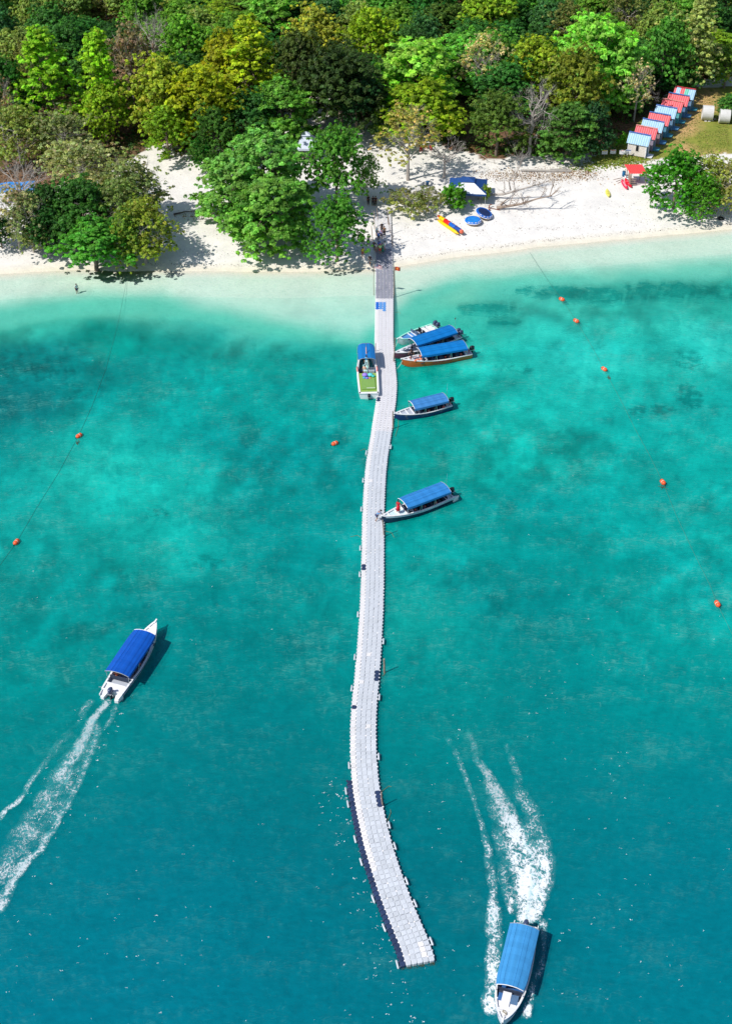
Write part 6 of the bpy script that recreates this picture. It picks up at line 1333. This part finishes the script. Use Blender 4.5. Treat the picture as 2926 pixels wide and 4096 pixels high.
# blue bin beside the half-bare trunk
b = G(1708, 745); t = thing('bin', 'small blue bin beside the trunk of the half-bare tree', 'bin', b); m = MB(); m.lathe([(.22, 0), (.28, .8), (.3, .82)], 12); ob('bin_body', m.mesh('bin_body', mat('bin_blue', (35, 85, 130), .5), True), t); m = MB(); m.lathe([(.3, .82), (.28, .88), (.05, .92)], 12); ob('lid', m.mesh('lid', mat('bin_blue', (35, 85, 130), .5), True), t)
# ================= FALLEN TREE, LOGS, ANCHOR =================
def branchy(name, label, cat, pts, r0, twigs, seed, mt=M_DRYWOOD, up=.6, tw_len=1.6):
    r = np.random.default_rng(seed); b0 = pts[0]; W = [p - b0 for p in pts]; m = MB(); n = len(W); m.tube(W, [r0 * (1 - .75 * i / (n - 1)) for i in range(n)], 7); t = thing(name, label, cat, b0); ob('main_limb', m.mesh('main_limb', mt, True), t)
    m = MB()
    def rec(a, d, L, rad, k):
        b_ = a + d * L; m.tube([a, a.lerp(b_, .5) + Vector(tuple(r.normal(0, L * .08, 3))), b_], [rad, rad * .75, rad * .5], 4, 0, False)
        if k: 
            for _ in range(3): rec(a.lerp(b_, float(r.uniform(.4, 1))), (d + Vector(tuple(r.normal(0, .5, 3)))).normalized(), L * float(r.uniform(.5, .8)), rad * .55, k - 1)
    for _ in range(twigs):
        f = float(r.uniform(.25, 1)) * (n - 1); i = min(int(f), n - 2); a = W[i].lerp(W[i + 1], f - i); md = (W[-1] - W[0]).normalized()
        rec(a, (md * .6 + Vector(tuple(r.normal(0, .55, 3))) + Vector((0, 0, up))).normalized(), tw_len * float(r.uniform(.6, 1.2)), r0 * .3, 3)
    ob('twigs', m.mesh('twigs', mt), t); return t
g = lambda px, py, z: (lambda p: Vector((p.x, p.y, gz(p.x, p.y) + z)))(G(px, py))
branchy('fallen_tree', 'fallen leafless tree limb reaching right from the blue and white tent', 'fallen tree', [g(1958, 790, .5), g(2010, 798, .9), g(2060, 800, 1.6), g(2120, 800, 2.4), g(2170, 800, 3.0)], .22, 9, 3, M_PALEBARK)
branchy('fallen_tree', 'lower fallen tree limb with forked dry twigs on the sand', 'fallen tree', [g(1985, 838, .3), g(2030, 838, .6), g(2080, 842, 1.1), g(2140, 842, 2.0), g(2200, 850, 2.9)], .26, 9, 4, M_DRYWOOD)
branchy('fallen_tree', 'upright dry branch rising from the fallen limb', 'fallen tree', [g(2040, 770, .4), g(2030, 768, 1.9), g(2060, 768, 3.6), g(2085, 768, 5.8)], .13, 10, 5, M_PALEBARK, .8, 1.9)
branchy('driftwood_log', 'short grey driftwood log below the fallen limbs', 'log', [g(2000, 822, .1), g(2020, 808, .3), g(2042, 796, .35)], .13, 0, 6)
branchy('driftwood_log', 'dark driftwood log on the left beach between the trees', 'log', [g(695, 860, .15), g(745, 852, .25), g(798, 846, .2)], .14, 3, 7, mat('dark_driftwood', (85, 68, 60), .9), .2, .7)
branchy('driftwood_log', 'bleached root fork beside the small yellowish bush', 'log', [g(1915, 800, .1), g(1925, 790, .6), g(1935, 785, .8)], .16, 4, 8, M_PALEBARK, .3, .7)
branchy('dead_branch', 'bleached bare branch lying on the sand at the left edge below the grey tree', 'branch', [g(110, 965, .3), g(150, 955, .8), g(200, 945, 1.0)], .09, 9, 9, M_PALEBARK, .4, 1.3)
RU = mat('rust', (120, 62, 42), .9, .3, 6); b = G(1955, 835); t = thing('anchor', 'rusty anchor lying on the sand above the towable tubes', 'anchor', b, -.25)
m = MB(); m.tube([(0, 0, .2), (.9, -.05, .12), (1.75, -.1, .06)], .05, 6); ob('shank', m.mesh('shank', RU), t); m = MB(); m.tube([(.1, -.55, .1), (-.08, -.25, .25), (0, 0, .3), (-.05, .3, .4), (.15, .55, .55)], [.04, .08, .1, .08, .04], 6); ob('arms', m.mesh('arms', RU), t)
for s in (-1, 1): m = MB(); m.box((.15, s * .52, .1 + (.4 if s > 0 else .0)), (.32, .22, .05), 0, s * .5); ob('fluke', m.mesh('fluke', RU), t)
# bamboo rail fence above the dry brush
def fence(label, pts, h=.9, col=M_PALEBARK):
    t = thing('rail_fence', label, 'fence', pts[0]); b0 = pts[0]
    for p in pts: m = MB(); m.tube([p - b0 - Vector((0, 0, .2)), p - b0 + Vector((0, 0, h))], .045, 5); ob('post', m.mesh('post', col), t)
    for a, b_ in zip(pts[:-1], pts[1:]): m = MB(); m.tube([a - b0 + Vector((0, 0, h * .9)), b_ - b0 + Vector((0, 0, h * .9))], .035, 5); ob('rail', m.mesh('rail', col), t)
fence('low pale rail fence at the forest edge behind the fallen branches', [g(2050, 652, 0), g(2090, 648, 0), g(2130, 645, 0), g(2175, 655, 0), g(2225, 668, 0), g(2260, 690, 0)])
fence('leaning pale rails at the forest edge right of the path', [g(1920, 632, 0), g(1945, 650, 0), g(1975, 655, 0)], .7)
b = g(2180, 688, .15); m = MB(); m.box((0, 0, .1), (8.2, .35, .22)); m.box((2.3, .15, .3), (3.2, .3, .15)); tag(ob('low_wall', m.mesh('low_wall', mat('weathered_concrete', (178, 172, 165), .9, .2)), None, b, -.03), 'low broken concrete edge along the dry brush at the top of the beach', 'wall')
# ================= LITTER, DEBRIS, GRASS =================
rd = np.random.default_rng(21)
def scatter(name, label, pts, sizes, cols, lift=.03, tilt=.35):
    pts = np.array(pts); n = len(pts); z = ground_z(pts[:, 0], pts[:, 1]) + lift; pos = np.stack([pts[:, 0], pts[:, 1], z], -1); nr = rd.normal(0, tilt, (n, 3)) + (0, 0, 1); nr /= np.linalg.norm(nr, axis=1)[:, None]
    V = leaf_quads(pos, nr, 1.0, rd).reshape(n, 4, 3); V = (V - pos[:, None]) * np.array(sizes)[:, None, None] + pos[:, None]
    c = np.array([lin(q) for q in cols])[rd.integers(0, len(cols), n)] * rd.uniform(.6, 1.3, (n, 1))
    o = ob(name, quads_mesh(name, V.reshape(-1, 3), n, c, M_LEAF)); o.color = (1, 1, 1, 1); return tag(o, label, kind='stuff')
pts = []; 
for _ in range(5200):
    x = rd.uniform(-62, 70); s_ = float(shore(x)); u = rd.uniform()
    off = 1.2 + abs(rd.normal(0, .5)) if u < .25 else (5.2 + rd.normal(0, .5) + 1.2 * math.sin(x * .12) if u < .5 else (9 + rd.normal(0, 1.0) if u < .62 else rd.uniform(1, 34)))
    if x > -40 or u > .3: pts.append((x, s_ + off))
scatter('beach_litter', 'dark leaf litter and bits strewn along the tide lines of the sand', pts, rd.uniform(.03, .1, len(pts)), [(90, 78, 68), (120, 100, 82), (70, 66, 62)])
pts = [];
for cx_, cy_, sx, sy, n in ((2010, 700, 2.5, 1.0, 500), (2100, 705, 4.5, 1.2, 900), (2200, 700, 4, 1.2, 900), (2290, 690, 2.2, .9, 500), (2345, 692, 1.2, .8, 220), (2160, 720, 5, .8, 350), (900, 868, 4.5, .6, 420), (820, 858, 2.5, .6, 260), (2420, 640, 6, 1.4, 300), (2310, 712, 2, .6, 250)):
    p = G(cx_, cy_)
    for _ in range(n): pts.append((p.x + rd.normal(0, sx), p.y + rd.normal(0, sy)))
scatter('dry_brush', 'piles of reddish brown dry leaves and brush on the upper beach', pts[::2] + pts[1::4], rd.uniform(.05, .15, len(pts[::2] + pts[1::4])), [(150, 112, 92), (190, 160, 132), (125, 98, 84), (175, 145, 112), (105, 92, 84)], .06, .8)
xs_ = [q[0] for q in LAWN]; ys_ = [q[1] for q in LAWN]; x = rd.uniform(min(xs_), min(max(xs_), 95), 26000); y = rd.uniform(min(ys_), max(ys_), 26000); k = in_poly(x, y, LAWN) & (fbm(x, y, 3, 97) > .42); 
scatter('lawn_grass', 'short patchy grass of the lawn beside the huts', np.stack([x[k], y[k]], -1), rd.uniform(.05, .14, k.sum()), [(120, 138, 60), (150, 150, 80), (175, 150, 105), (100, 125, 50)], .04, .6)
pts = []
for px, py, n in ((2400, 655, 260), (2450, 655, 260), (2500, 650, 240), (2540, 648, 200), (2425, 600, 200), (2470, 610, 200), (2360, 665, 160), (2320, 672, 120)):
    p = G(px, py)
    for _ in range(n): pts.append((p.x + rd.normal(0, 1.6), p.y + rd.normal(0, .9)))
scatter('grass_verge', 'bright tufts of grass around the four signs', pts, rd.uniform(.1, .26, len(pts)), [(135, 155, 60), (110, 145, 50), (160, 160, 85)], .12, .9)
